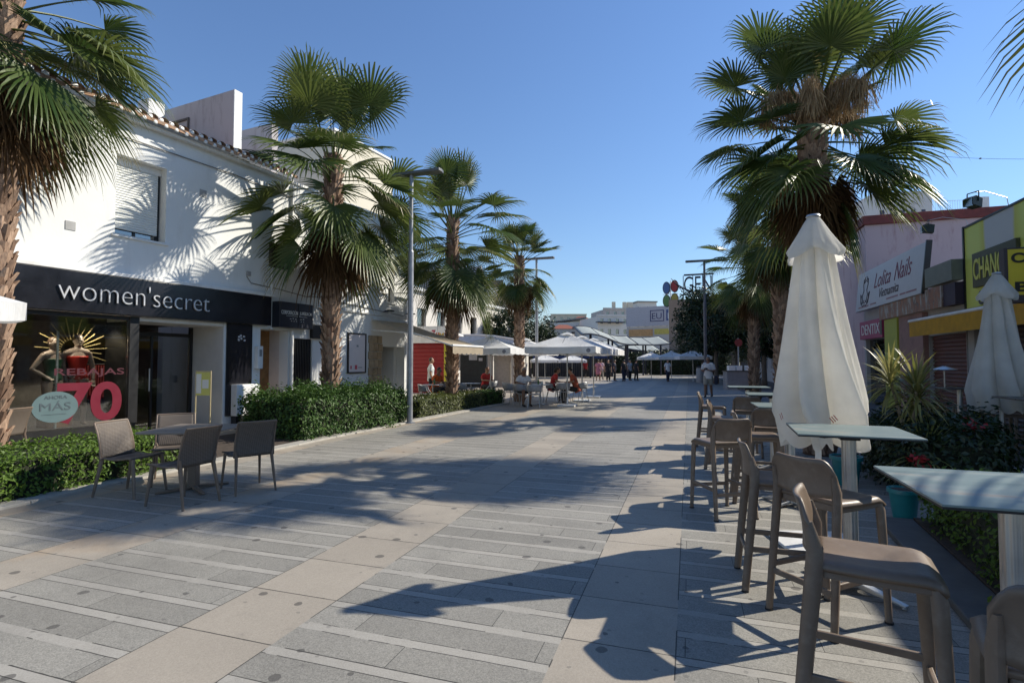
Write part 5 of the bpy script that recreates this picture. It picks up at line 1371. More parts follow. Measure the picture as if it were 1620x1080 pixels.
def darktable(x, y, label, z=1.09, h=.35):
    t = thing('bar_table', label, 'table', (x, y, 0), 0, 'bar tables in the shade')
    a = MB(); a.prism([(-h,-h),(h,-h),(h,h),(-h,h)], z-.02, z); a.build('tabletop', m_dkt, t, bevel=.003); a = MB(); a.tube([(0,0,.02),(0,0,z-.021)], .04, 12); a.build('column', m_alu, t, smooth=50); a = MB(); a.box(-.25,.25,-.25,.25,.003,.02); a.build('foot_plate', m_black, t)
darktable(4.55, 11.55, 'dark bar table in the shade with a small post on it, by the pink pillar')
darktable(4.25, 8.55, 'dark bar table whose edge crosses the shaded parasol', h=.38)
dup(stool0, (4.95, 12.2, 0), R(150), 'bar stool in the shade beside the far dark table', 'bar stools in the shade')
dup(stool0, (5.3, 11.3, 0), R(190), 'bar stool in the shade before the dark shutters', 'bar stools in the shade')
dup(stool0, (4.75, 10.5, 0), R(100), 'bar stool in the shade left of the shaded parasol', 'bar stools in the shade')
yb = thing('yellow_board', 'yellow-green board standing behind the shaded parasol foot', 'board', (5.25, 12.55, 0), R(20)); t = MB(); t.box(-.18,.18,-.012,.012,.22,.66); t.build('panel', m_lime, yb); t = MB(); t.box(-.17,-.14,-.02,.02,0,.66); t.box(.14,.17,-.02,.02,0,.66); t.build('frame', m_black, yb)
mh = thing('patio_post', 'thin metal stand with a flat cap on the dark table in the shade', 'stand', (4.35, 11.6, 1.09)); t = MB(); t.tube([(0,0,0),(0,0,.30)], .012, 6); t.lathe([(.02,.30),(.20,.32),(.02,.38)], 16); t.build('stand', m_alu, mh)
# ================================================================== far side of the square
def facing(px, d): return YAW - math.atan((px-810)/F)     # turn so that local x runs across the view
m_redk = mat('red_corrugated', (.28,.010,.014), .5, var=.1)
kx, ky = at(652, 27); kk = thing('kiosk', 'red corrugated kiosk with a yellow corner post behind the left café palm', 'kiosk', (kx, ky, 0), YAW*.6)
t = MB(); t.box(.0,1.65,0,2.2,0,2.85)
for i in range(14): t.tube([(.0,-.01,.12+i*.19),(1.65,-.01,.12+i*.19)], .035, 6)
t.build('wall', m_redk, kk); t = MB(); t.box(1.66,1.98,-.08,.25,0,2.9); t.build('corner_post', mat('yellow_post', (.52,.46,.03), .5), kk)
t = MB(); t.box(-.3,2.1,-.25,2.4,2.905,3.0); t.build('roof', m_whitep, kk)
ks = thing('kiosk_sign', 'white sign with multicoloured letters reading Ilo Zu on top of the red kiosk', 'sign', (kx, ky, 2.45), YAW*.6)
t = MB(); t.box(-.2,2.25,-.36,-.30,.02,.85); t.build('board', m_whitep, ks)
for tx, c, x, z, w, h in (('ilo',(.10,.30,.05),.50,.40,.28,.24),('o',(.03,.16,.45),.80,.38,.17,.16),('Z',(.40,.02,.06),1.10,.32,.20,.34),('u',(.50,.10,.02),1.33,.34,.15,.2),('M',(.60,.36,.02),1.50,.22,.22,.3),('i',(.50,.06,.02),1.78,.28,.07,.26),('A',(.62,.40,.03),1.30,.05,.16,.18),('s',(.45,.05,.05),1.9,.12,.14,.16)):
    text('letter', tx, .4, mat('paint_'+tx, c, .5), ks, loc=(x,-.372,z), depth=.01, width=w, height=h, offset=.012)
px_, py_ = at(728, 33); pv = thing('pavilion', 'café pavilion with dark shopfront, blue valance and cream pillars behind the open parasols', 'pavilion', (px_, py_, 0), YAW*.8)
t = MB(); t.box(0,1.6,.0,3,0,2.3); t.build('dark_front', mat('dark_green_front', (.02,.03,.025), .5, var=.3), pv)
t = MB(); t.box(1.7,2.0,-.1,.3,0,2.35); t.box(3.15,3.45,-.1,.3,0,2.35); t.box(2.05,3.1,.35,.5,.0,2.35); t.build('wall', mat('cream_panel', (.45,.41,.34), .8, var=.12), pv)
t = MB(); t.box(.2,3.5,-.5,-.45,2.15,2.42); t.build('valance', mat('blue_valance', (.03,.09,.36), .6), pv)
t = MB(); t.prism([(-.6,2.5),(4.3,2.5),(4.3,2.55),(3.4,2.85),(2.2,3.05),(1.2,3.12),(-.6,3.12)], -1.0, 3.0, 'y'); t.build('roof', mat('pavilion_blue', (.42,.50,.62), .6), pv)
t = MB(); t.tube([(-.6,-1.02,3.14),(1.2,-1.02,3.15),(2.2,-1.02,3.08),(3.4,-1.02,2.88),(4.4,-1.02,2.56)], .05, 6); t.build('roof_edge', m_whitep, pv)
t = MB(); t.box(.55,1.05,-.03,-.002,1.65,2.05); t.box(1.15,1.38,-.03,-.002,1.6,1.78); t.build('notice', mat('notice_grey', (.5,.5,.48), .6), pv)
rb_ = thing('side_building', 'pale two-storey building set back behind the red kiosk', 'building', (-17.0, 30.5, 0), R(86))
t = MB(); cells(t, 0, 22, 0, 6.2, [(1+2.6*i, 2.1+2.6*i, .9+2.8*j, 2.3+2.8*j) for i in range(8) for j in range(2)], 0, .35); t.box(0,22,4,9,0,6.2); t.box(0,.3,.351,4,0,6.2); t.build('wall', m_plaster('side_plaster', (.60,.57,.52), amt=.25), rb_)
t = MB(); t.box(-.2,22.2,-.25,9.2,6.202,6.4); t.build('cornice', m_whitep, rb_)
for i in range(8):
    for j in range(2):
        t = MB(); t.box(1+2.6*i, 2.1+2.6*i, .18, .22, .9+2.8*j, 2.3+2.8*j); t.build('window', m_winglass, rb_)
# tall grey-lilac block and flats with balconies
gx, gy = at(664, 52); gb = thing('office_block', 'tall lilac-grey block with a white corner edge rising behind the kiosk', 'building', (gx, gy, 0), YAW)
m_lil = m_plaster('lilac_render', (.42,.41,.49), amt=.15)
t = MB(); t.box(0,5.7,0,9,0,10.8); t.build('wall', m_lil, gb); t = MB(); t.box(5.702,5.95,-.05,9,0,10.9); t.build('white_edge', m_whitep, gb); t = MB(); t.box(-.1,8.2,-.4,-.003,2.75,3.05); t.build('ledge', m_whitep, gb)
fx_, fy_ = at(760, 62); fb = thing('balcony_flats', 'beige flats with stacked balconies beside the lilac-grey block', 'building', (fx_, fy_, 0), YAW)
t = MB(); t.box(0,4.5,1.2,9,0,10.5); t.build('wall', m_plaster('beige_flats', (.55,.50,.43), amt=.2), fb)
for j in range(4):
    t = MB(); t.box(0,3.4,0,1.198,1.6+j*2.5,1.75+j*2.5); t.box(0,3.4,0,.1,1.752+j*2.5,2.6+j*2.5); t.build('balcony', m_whitep, fb); t = MB(); t.box(.5,2.6,1.15,1.198,1.9+j*2.5,3.7+j*2.5); t.build('balcony_door', m_dark, fb)
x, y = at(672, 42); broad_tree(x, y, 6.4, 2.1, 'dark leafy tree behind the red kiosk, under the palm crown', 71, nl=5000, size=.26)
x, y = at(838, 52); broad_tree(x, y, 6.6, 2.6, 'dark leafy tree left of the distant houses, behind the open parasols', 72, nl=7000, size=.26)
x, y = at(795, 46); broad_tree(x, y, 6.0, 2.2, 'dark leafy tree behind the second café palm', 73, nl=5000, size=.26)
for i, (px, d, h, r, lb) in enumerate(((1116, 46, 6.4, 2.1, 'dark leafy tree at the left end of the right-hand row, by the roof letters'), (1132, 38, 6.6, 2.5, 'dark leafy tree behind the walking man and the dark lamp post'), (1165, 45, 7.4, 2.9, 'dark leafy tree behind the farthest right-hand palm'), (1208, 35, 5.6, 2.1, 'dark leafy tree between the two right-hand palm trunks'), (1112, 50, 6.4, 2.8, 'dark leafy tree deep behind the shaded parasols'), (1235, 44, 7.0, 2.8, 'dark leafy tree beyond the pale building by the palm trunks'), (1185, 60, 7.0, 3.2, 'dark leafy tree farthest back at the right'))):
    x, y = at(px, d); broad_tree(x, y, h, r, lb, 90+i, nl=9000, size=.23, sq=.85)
for i, (px, d, w, h, lb) in enumerate(((1090, 62, 9, 2.6, 'tall dark hedge closing the shaded terrace at the right'), (885, 66, 9, 2.4, 'dark hedge behind the far parasols at the left'), (985, 70, 7, 2.5, 'dark hedge behind the people in the canopy shade'))):
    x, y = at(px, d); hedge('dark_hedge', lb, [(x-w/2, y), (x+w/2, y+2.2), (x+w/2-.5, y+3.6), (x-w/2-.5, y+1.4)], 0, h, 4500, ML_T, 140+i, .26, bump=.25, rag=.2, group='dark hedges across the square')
# ---- glass canopies on dark blue posts
m_navy = mat('navy_steel', (.012,.016,.035), .5, .2, var=.2)
m_cgl = mat('canopy_glass', (.54,.58,.57), .9, var=.08, trans=.45, spec=.05)
def canopy(px, d, wdt, dep, z, tilt, label, wave=.35):
    x, y = at(px, d); c = thing('glass_canopy', label, 'canopy', (x, y, 0), YAW + R(4), 'curved glass canopies on the square')
    f = lambda u, v: ((u-.5)*wdt, v*dep, z + tilt*(u-.5) + wave*math.sin(u*math.pi*1.6+.6) + 1.0*v - .3)
    t = MB(); t.grid(f, 16, 4); t.build('glass_sheet', m_cgl, c, smooth=60, solid=.03)
    t = MB()
    for v in (0, 1): t.tube([f(q/16, v) for q in range(17)], .07, 6)
    for u in (0, .33, .66, 1): t.tube([f(u, q/4) for q in range(5)], .05, 5)
    t.build('frame', m_navy, c)
    for u, v in ((.18,.15),(.5,.15),(.84,.15),(.3,.85),(.7,.85)):
        p = f(u, v); t = MB(); t.tube([(p[0],p[1],0),p], .10, 8); t.build('post', m_navy, c)
canopy(965, 52, 5.6, 4, 4.0, -.5, 'wide front glass canopy with curved edge above the dark posts')
canopy(935, 60, 4.5, 4, 3.3, .2, 'lower glass canopy behind the front one, to the left', .25)
canopy(1020, 60, 6.0, 4, 3.7, .5, 'flat glass canopy reaching towards the dark trees', .12)
canopy(1000, 72, 8.0, 4, 3.5, -.2, 'farthest glass canopy seen between the posts', .2)
# dark fence panels and railings under the canopies
rl = thing('railing', 'dark railing with blue top rail behind the café guests', 'railing', (*at(905, 56), 0), YAW)
t = MB()
for i in range(34): t.box(-4+i*.24,-3.93+i*.24,-.03,.03,0,2.3)
t.build('bars', m_navy, rl); t = MB(); t.box(-4.1,4.3,-.05,.05,1.9,2.15); t.build('top_rail', mat('blue_rail', (.02,.05,.20), .5), rl); t = MB(); t.box(-4.1,4.3,.06,.1,0,1.9); t.build('screen', m_dark, rl)
db = thing('market_hall', 'long low dark arcade in the shade across the end of the square', 'building', (*at(960, 80), 0), YAW)
t = MB(); cells(t, -16, 22, 0, 3.4, [(-15+4*i,-12+4*i,0,2.6) for i in range(9)], 0, .5); t.build('arcade_front', mat('dark_arcade', (.03,.028,.03), .7, var=.2), db); t = MB(); t.box(-16,22,.51,6,3.2,3.4); t.box(-16,22,5.5,6,0,3.2); t.build('arcade_back', m_dark, db)
# ---- hill with houses
hl = MB()
def hill(u, v):
    x = -150 + 360*u; y = 120 + 300*v
    return (x, y, -2 + 34*(1-math.exp(-((v*1.7)**2))) * (.45+.55*math.exp(-((x-10)/75)**2)))
hl.grid(hill, 40, 24); struct(hl.build('hill', mat('hill_ground', (.16,.15,.10), .95, var=.3, scale=.05), smooth=180))
m_h1 = m_plaster('house_white', (.68,.65,.60), amt=.1); m_h2 = m_plaster('house_cream', (.62,.56,.45), amt=.1); m_h3 = m_plaster('house_orange', (.55,.27,.06), amt=.1); m_h4 = m_plaster('house_grey', (.48,.46,.44), amt=.2)
m_rt = mat('house_roof_red', (.24,.07,.04), .85, var=.2); m_rg = mat('house_roof_grey', (.25,.25,.24), .8, var=.2)
def house(px, d, wpx, y_base, y_top, m, label, roof=None, roof_px=6, depth=8, rot=0, rows=1, n=3, cat='house'):
    w = wpx*d/F; z0 = ht(y_base, d); z1 = ht(y_top, d); x, y = at(px, d)
    h = thing('hillside_house', label, cat, (x, y, 0), YAW + rot, 'houses on the hillside')
    t = MB(); hs = []
    cw = w/n
    for i in range(n):
        for j in range(rows):
            rh = (z1-z0)/rows; hs.append((i*cw+cw*.3, i*cw+cw*.7, z0+j*rh+rh*.30, z0+j*rh+rh*.78))
    cells(t, 0, w, z0-6, z1, hs, 0, .3); t.box(0,.3,.301,depth,z0-6,z1); t.box(w-.3,w,.301,depth,z0-6,z1); t.box(0.301,w-.301,.9,depth,z0-6,z1-.3); t.build('wall', m, h)
    for q in hs:
        t = MB(); t.box(q[0],q[1],.2,.25,q[2],q[3]); t.build('window', m_winglass, h)
    rh = roof_px*d/F
    t = MB()
    if roof == 'gable': t.prism([(-.4,z1),(w+.4,z1),(w*.5,z1+rh)], -.4, depth+.4, 'y'); t.build('roof', m_rt, h)
    elif roof == 'shed': t.prism([(-.5,z1-.1),(w+.3,z1+rh*.7),(w+.3,z1+rh),(-.5,z1+.15)], -.4, depth+.3, 'y'); t.build('roof', m_rg, h)
    elif roof == 'hip':
        t.add([(-.4,-.4,z1),(w+.4,-.4,z1),(w+.4,depth+.4,z1),(-.4,depth+.4,z1),(w*.35,depth*.5,z1+rh),(w*.65,depth*.5,z1+rh)], [(0,1,5,4),(1,2,5),(2,3,4,5),(3,0,4),(3,2,1,0)]); t.build('roof', m_rt, h)
    else:
        t.box(-.2,w+.2,-.2,.45,z1+.002,z1+.5); t.build('parapet', m, h)
    return h, w, z0, z1
house(868, 170, 58, 530, 509, m_h1, 'long white hillside house under a sloping grey roof', 'shed', 9)
house(905, 200, 34, 520, 506, m_h2, 'cream hillside house with a red hipped roof, topmost on the left', 'hip', 8)
house(872, 150, 42, 540, 519, m_h4, 'pale hillside house with a low red roof just above the open parasols', 'hip', 8)
house(918, 160, 14, 530, 511, m_h2, 'small cream house front next to the orange house', None, n=1)
house(930, 162, 20, 528, 505, m_h3, 'small orange-walled hillside house next to the cream front', None, n=2)
house(940, 190, 14, 525, 500, m_h2, 'narrow ochre-topped hillside house right of the orange house', None, n=1)
house(872, 260, 56, 512, 497, m_h2, 'pale hillside row of flat roofs on the skyline', None, n=5)
hb, w, z0, z1 = house(946, 140, 66, 532, 499, m_h1, 'big white hillside apartment house with balconies', None, n=5, rows=2, depth=14, rot=R(12))
t = MB(); t.box(-.6,7,-1.6,-.001,z1-1.7,z1-1.45); t.build('awning', mat('dark_awning', (.05,.05,.07), .7), hb)
h2, w, z0, z1 = house(956, 165, 112, 520, 488, m_h4, 'long grey-white apartment house along the skyline with chimneys', None, n=9, rows=2, depth=14, rot=R(8))
for q in (.16,.32,.38,.42):
    t = MB(); t.box(w*q,w*q+.9,2,3,z1,z1+2.6); t.build('chimney', m_h2, h2)
t = MB(); t.box(w*.56,w*.84,3,9,z1,z1+2.7); t.build('penthouse', m_h1, h2); t = MB(); t.box(w*.54,w*.85,2.6,9.4,z1+2.702,z1+3.1); t.build('penthouse_roof', m_rg, h2)
# ---- advertising building with billboard, oval sign and roof letters
ax, ay = at(992, 102); ad = thing('advertising_building', 'pale building at the end of the street carrying the long billboard', 'building', (ax, ay, 0), YAW+R(-32))
t = MB(); t.box(0,13.5,0,12,0,8.1); t.build('wall', m_plaster('ad_wall', (.52,.49,.46), amt=.2), ad)
t = MB(); t.box(.4,5.0,-.08,-.003,6.3,7.6); t.build('orange_band', mat('orange_band', (.55,.30,.12), .6, var=.2), ad); t = MB(); t.box(5.3,10.5,-.08,-.003,6.6,7.6); t.build('yellow_band', mat('yellow_band', (.55,.45,.10), .6, var=.2), ad)
bb = thing('billboard', 'long billboard with pale, blue and green blocks on the roof at the street end', 'billboard', (ax, ay, 8.15), YAW+R(-32))
t = MB(); t.box(.0,13.4,-.3,-.1,0,3.6); t.build('panel', mat('billboard_grey', (.45,.43,.46), .6), bb)
t = MB(); cells(t, 4.6,7.2,.8,2.9,[(4.75,7.05,.95,2.75)],-.33,-.302); t.build('square_outline', mat('billboard_navy', (.05,.05,.13), .6), bb); text('lettering', 'EU', 1.2, MATS['billboard_navy'], bb, loc=(4.95,-.33,1.25), depth=.02, width=1.8, height=1.1)
t = MB(); t.box(7.6,10.2,-.33,-.302,.9,2.9); t.build('blue_block', mat('billboard_blue', (.06,.09,.22), .6), bb); text('lettering', 'ISE', 1.2, m_wl, bb, loc=(7.9,-.35,1.2), depth=.02, width=2.0, height=1.1)
t = MB(); t.box(10.6,13.3,-.33,-.302,.7,3.3); t.build('green_block', mat('billboard_green', (.0,.14,.10), .6), bb); text('lettering', 'NV', 1.2, mat('billboard_pale_green', (.15,.40,.28), .6), bb, loc=(10.9,-.35,1.3), depth=.02, width=2.0, height=1.4)
t = MB()
for i in range(8): t.tube([(.5+i*1.75,.2,-.2),(.5+i*1.75,.1,3.7)], .06, 5)
t.build('support', m_navy, bb)
ox, oy = at(1062, 84); ov = thing('oval_sign', 'roof sign of four coloured ovals, blue and red above green and yellow', 'sign', (ox, oy, 0), YAW+R(-30))
zc = ht(468, 84)
for (dx, dz, c, nm) in ((-.62,1.42,(.05,.11,.27),'blue'),(.62,1.62,(.27,.012,.018),'red'),(-.62,-.62,(.10,.20,.06),'green'),(.62,-.45,(.30,.25,.04),'yellow')):
    t = MB(); n = 28; t.prism([(dx+.60*math.cos(2*math.pi*q/n), zc+dz+.98*math.sin(2*math.pi*q/n)) for q in range(n)], -.12, .22, 'y'); o = t.build('oval', m_navy, ov)
    t = MB(); t.prism([(dx+.50*math.cos(2*math.pi*q/n), zc+dz+.86*math.sin(2*math.pi*q/n)) for q in range(n)], -.16, -.122, 'y'); t.build('face', mat('oval_'+nm, c, .5, var=.04), o)
t = MB(); t.box(-.06,.06,-.1,.2,7.5,zc+2.5); t.box(-1.2,1.2,-.08,.1,zc+.38,zc+.46); t.box(-.35,.35,-.1,.3,6.5,zc-1.6); t.build('post', m_whitep, ov)
rx, ry_ = at(1080, 82); rl2 = thing('roof_letters', 'openwork roof letters GEN on a dark frame with slanting rods behind the dark trees', 'sign', (rx, ry_, 0), YAW+R(-20))
zb = ht(478, 82)
text('lettering', 'GEN', 2.4, m_navy, rl2, loc=(.3,-.1,zb+1.6), depth=.15, width=4.0, height=2.4)
t = MB(); t.box(.3,4.6,0,.12,zb+4.15,zb+4.4); t.box(-.2,4.6,0,.12,zb+1.2,zb+1.35)
for i in range(7): t.tube([(-1.6+i*.2,.2,zb+3.9-i*.25),(.6+i*.5,.2,zb+1.1)], .05, 4)
for x in (.2,1.6,3.0,4.4): t.tube([(x,.1,zb-1.5),(x,.1,zb+4.2)], .06, 5)
t.build('frame', m_navy, rl2); t = MB(); t.box(-2,6,.4,6,0,zb+.6); t.build('roof_box', m_plaster('roof_box_brown', (.30,.22,.17), amt=.3), rl2)
# bins, no-entry sign, shop front behind palms
bn = thing('litter_bin', 'pale grey litter bin in the shade left of the walking man', 'bin', (*at(1107, 40), 0)); t = MB(); t.lathe([(.25,0),(.27,.1),(.27,1.0),(.22,1.1)], 18); t.build('body', mat('bin_grey', (.30,.30,.31), .5), bn, smooth=50); t = MB(); t.lathe([(.29,1.102),(.29,1.16),(.1,1.22)], 18); t.build('lid', m_black, bn)
ns = thing('round_road_sign', 'round red-bordered road sign between the right-hand palm trunks', 'road sign', (*at(1168, 31), 0), YAW); t = MB(); t.tube([(0,0,0),(0,0,2.9)], .035, 8); t.build('post', m_pole, ns)
t = MB(); t.lathe([(.22,0),(.22,.02)], 28); o = t.build('disc', mat('sign_red', (.20,.02,.02), .5), ns); o.matrix_local = Matrix.Translation((0,-.04,2.65)) @ Matrix.Rotation(R(90),4,'X'); t = MB(); t.lathe([(.14,.021),(.14,.03)], 28); o2 = t.build('centre', mat('sign_dark', (.10,.05,.05), .5), ns); o2.matrix_local = o.matrix_local.copy()
sc = thing('service_counter', 'grey service counter with white boxes on it beside the far palms', 'counter', (*at(1150, 30), 0), YAW); t = MB(); t.box(0,1.6,0,.6,0,1.0); t.build('body', mat('counter_grey', (.22,.22,.23), .6), sc); t = MB(); t.box(-.05,1.65,-.05,.65,1.002,1.05); t.build('counter_top', m_black, sc)
for i, (q, s) in enumerate(((.1,.35),(.55,.3),(1.1,.28))):
    o = tag(MB().box(0,s,0,.3,0,.28).build('white_box', m_whitep, bevel=.01), ('white box at the left end', 'white box in the middle', 'white box at the right end')[i] + ' of the grey service counter', 'box', 'boxes on the counter'); o.location = (*at(1150+q*28, 30), 1.051); o.rotation_euler = (0,0,YAW)
rb = thing('round_board', 'small pinkish round board hanging by the dark gate of the white building', 'board', on_facade(2.82, -.45, 0), BR); t = MB(); t.lathe([(.17,0),(.17,.03)], 24); o = t.build('disc', mat('faded_pink', (.38,.13,.14), .6, var=.2), rb); o.matrix_local = Matrix.Translation((0,0,1.30)) @ Matrix.Rotation(R(90),4,'X'); t = MB(); t.tube([(0,.01,0),(0,.01,1.6)], .015, 6); t.build('post', m_pole, rb)
# ================================================================== people
m_skin = mat('skin', (.36,.20,.13), .55, var=.08); m_skin2 = mat('skin_tanned', (.22,.115,.07), .55, var=.08)
m_manq = mat('mannequin_skin', (.34,.26,.21), .4, var=.05)
m_hair = {'grey': mat('hair_grey', (.20,.19,.18), .7), 'dark': mat('hair_dark', (.02,.015,.012), .6), 'brown': mat('hair_brown', (.08,.045,.025), .6)}
def cloth(nm, c): return mat('cloth_'+nm, c, .85, var=.12, scale=9, bump=.2, bscale=60)
def remesh(o, vox, sm=4):
    m = o.modifiers.new('remesh', 'REMESH'); m.mode = 'VOXEL'; m.voxel_size = vox; m.use_smooth_shade = True
    s = o.modifiers.new('smooth', 'SMOOTH'); s.factor = .5; s.iterations = sm
    return o
def person(label, loc, rz, J, top, bottom, shoes, hair='dark', skin=None, female=False, dress=False, vox=.014, long_sleeve=False, shorts=False, hold=None, seated=False, hairlen=0, name='person', cat='person', bag=None, swim=None, scale=1.0):
    """J: joints in a local frame facing -y (x to the figure's left), metres"""
    root = thing(name, label, cat, loc, rz); root.scale = (scale,)*3
    sk = skin or m_skin
    V = Vector
    pel, che, nek, hed = V(J['pelvis']), V(J['chest']), V(J['neck']), V(J['head'])
    look = V(J.get('look', (0,-1,-.1))).normalized()
    b = MB()
    sw = .185 if not female else .165
    up = (che-pel).normalized(); side = V(J.get('side', (1,0,0)))
    # torso, neck
    b.tube([pel-up*.09, pel, (pel*.55+che*.45), che, nek-up*.04], [.115,.150,.128 if not female else .112,.158,.085], 14, flat=(1.08,.76))
    b.tube([nek-up*.06, nek+(hed-nek)*.55], [.062,.055], 10)
    sh = []
    for s in (-1, 1):
        p = che + side*(s*sw) + up*.10; sh.append(p)
    b.tube([sh[0]-up*.015, nek-up*.06, sh[1]-up*.015], [.066,.080,.066], 10)
    # head with face
    rt = look.cross(V((0,0,1))).normalized(); hu = rt.cross(look).normalized()
    M = Matrix((rt, look, hu)).transposed().to_4x4()
    b.ell(hed, (.076,.094,.112), 16, 12, M); b.ell(hed + look*.028 - hu*.065, (.054,.062,.058), 12, 8, M)
    b.ell(hed + look*.098 - hu*.022, (.014,.022,.024), 8, 6, M)              # nose
    b.ell(hed + look*.088 + hu*.022, (.05,.014,.012), 8, 6, M)               # brow
    b.ell(hed + look*.088 - hu*.066, (.024,.012,.009), 8, 6, M)              # lips
    for s in (-1, 1): b.ell(hed + rt*(s*.078) - hu*.008, (.012,.022,.032), 8, 6, M)   # ears
    # arms with hands and five fingers
    for s, k in ((0, 'r'), (1, 'l')):
        S_, E_, W_ = sh[s], V(J['elbow_'+k]), V(J['wrist_'+k])
        b.tube([S_, S_*.5+E_*.5, E_, E_*.5+W_*.5, W_], [.054,.048,.040,.038,.027], 10)
        d = (W_-E_).normalized(); hd = V(J.get('hand_'+k, tuple(d))).normalized()
        pn = hd.cross(side if abs(hd.dot(side)) < .8 else V((0,1,0))).normalized(); ps = hd.cross(pn).normalized()
        b.tube([W_, W_+hd*.035, W_+hd*.085], [.027,.040,.038], 10, flat=(1,.55) if abs(ps.x) > .5 else (.7,.8))
        curl = J.get('curl', .5)
        for i, L in enumerate((.070,.080,.075,.058)):
            o_ = W_ + hd*.080 + ps*((i-1.5)*.020); f1 = o_ + hd*(L*.5) + pn*(curl*.012); f2 = f1 + (hd*(1-curl*.7) + pn*curl)*L*.5
            b.tube([o_, f1, f2], [.0100,.0095,.0078], 6)
        th_ = W_ + hd*.03 + ps*.034*(1 if s else -1); b.tube([th_, th_ + (hd*.6 + ps*(.7 if s else -.7))*.04, th_ + (hd*1.0 + ps*(.5 if s else -.5))*.065 + pn*.01], [.013,.011,.009], 6)
    # legs and feet
    for s, k in ((-1, 'r'), (1, 'l')):
        hp = pel + side*(s*.09) - up*.05; K, A = V(J['knee_'+k]), V(J['ankle_'+k])
        b.tube([hp, hp*.55+K*.45, K, K*.6+A*.4, A], [.098,.080,.056,.056,.036], 12)
        fd = V(J.get('toe_'+k, (0,-1,0))).normalized()
        b.tube([A, A-V((0,0,.03))-fd*.03, A-V((0,0,.045))+fd*.08, A-V((0,0,.052))+fd*.17], [.036,.042,.036,.024], 10)
    body = remesh(b.build('body', sk), vox*.62, 3); body.parent = root
    # hair cap
    h = MB(); h.ell(hed + hu*.022 - look*.018, (.083,.094,.104), 16, 10, M)
    if hairlen: h.tube([hed - look*.055 + hu*.03, hed - look*.075 - hu*.08, hed - look*.07 - hu*hairlen], [.075,.075,.05], 10)
    for i, v in enumerate(h.v):      # keep the face clear
        q = V(v) - hed; f = q.dot(look)
        if f > .045: h.v[i] = tuple(V(v) - look*(f-.045))
    if hair: h.build('hair', m_hair[hair], root, smooth=60)
    # clothing: shells that follow the body
    g = .014
    if top:
        c = MB()
        lo = pel - up*(.16 if not dress else .05)
        c.tube([lo, pel, (pel*.55+che*.45), che, nek-up*.05], [.165+g,.160+g,.138+g if not female else .120+g,.165+g,.085], 16, flat=(1.08,.80), cap=True)
        c.tube([sh[0]-up*.015, nek-up*.07, sh[1]-up*.015], [.066+g,.078,.066+g], 10)
        for s, k in ((0, 'r'), (1, 'l')):
            S_, E_, W_ = sh[s], V(J['elbow_'+k]), V(J['wrist_'+k])
            if long_sleeve: c.tube([S_, E_, W_-(W_-E_)*.08], [.058+g,.050+g,.036+g], 10)
            elif not swim: c.tube([S_, S_*.25+E_*.75], [.058+g,.056+g], 10)
        remesh(c.build('dress_top' if dress else 'shirt', top, root), vox, 4)
    if swim:
        c = MB(); c.tube([pel-up*.13, pel, (pel*.55+che*.45), che+up*.03], [.08,.158,.120,.166], 16, flat=(1.08,.80)); remesh(c.build('swimsuit', swim, root), vox, 3)
    if bottom:
        c = MB()
        c.tube([pel+up*.06, pel-up*.10], [.160+g*.5,.150+g], 16, flat=(1.08,.80))
        if dress and not seated:
            kn = (V(J['knee_r'])+V(J['knee_l']))/2; c.tube([pel+up*.02, pel-up*.12, kn+V((0,0,.02))], [.160,.185,.215], 18, flat=(1,.8))
        else:
            for s, k in ((-1, 'r'), (1, 'l')):
                hp = pel + side*(s*.09) - up*.05; K, A = V(J['knee_'+k]), V(J['ankle_'+k])
                if shorts: c.tube([hp, hp*.5+K*.5, K*.95+hp*.05], [.102+g,.092+g,.080+g], 12)
                else: c.tube([hp, hp*.5+K*.5, K, K*.5+A*.5, A+V((0,0,.02))], [.102+g,.085+g,.064+g,.062+g,.055+g], 12)
        remesh(c.build('skirt' if dress else ('shorts' if shorts else 'trousers'), bottom, root), vox, 4)
    if shoes:
        for k in 'rl':
            A = V(J['ankle_'+k]); fd = V(J.get('toe_'+k, (0,-1,0))).normalized(); c = MB()
            c.tube([A-V((0,0,.02))-fd*.055, A-V((0,0,.035)), A-V((0,0,.045))+fd*.09, A-V((0,0,.055))+fd*.195], [.038,.050,.044,.028], 10, flat=(1,.9)); remesh(c.build('shoe', shoes, root), vox*.8, 2)
    if bag: bag(root)
    return root
def stand(hh=1.0, step=.0, arms='down', lean=0):
    J = dict(pelvis=(0,.0,.93), chest=(0,-lean,1.28), neck=(0,-lean*1.2,1.48), head=(0,-.02-lean*1.5,1.60),
             knee_r=(-.10,-step*.55-.02,.50), knee_l=(.10,step*.35-.03,.50), ankle_r=(-.11,-step,.085), ankle_l=(.11,step,.085+abs(step)*.12))
    if arms == 'down': J.update(elbow_r=(-.245,.03,1.10), elbow_l=(.245,.03,1.10), wrist_r=(-.25,-.05,.85), wrist_l=(.25,-.03,.85), hand_r=(0,-.2,-1), hand_l=(0,-.2,-1))
    if arms == 'phone': J.update(elbow_r=(-.24,.0,1.10), elbow_l=(.25,.02,1.08), wrist_r=(-.12,-.24,1.16), wrist_l=(.10,-.24,1.13), hand_r=(.3,-.8,.3), hand_l=(-.7,-.7,.2), curl=.9, look=(0,-1,-.45))
    if arms == 'hip': J.update(elbow_r=(-.33,.05,1.12), elbow_l=(.25,.03,1.10), wrist_r=(-.17,-.06,.98), wrist_l=(.24,-.04,.86))
    return J
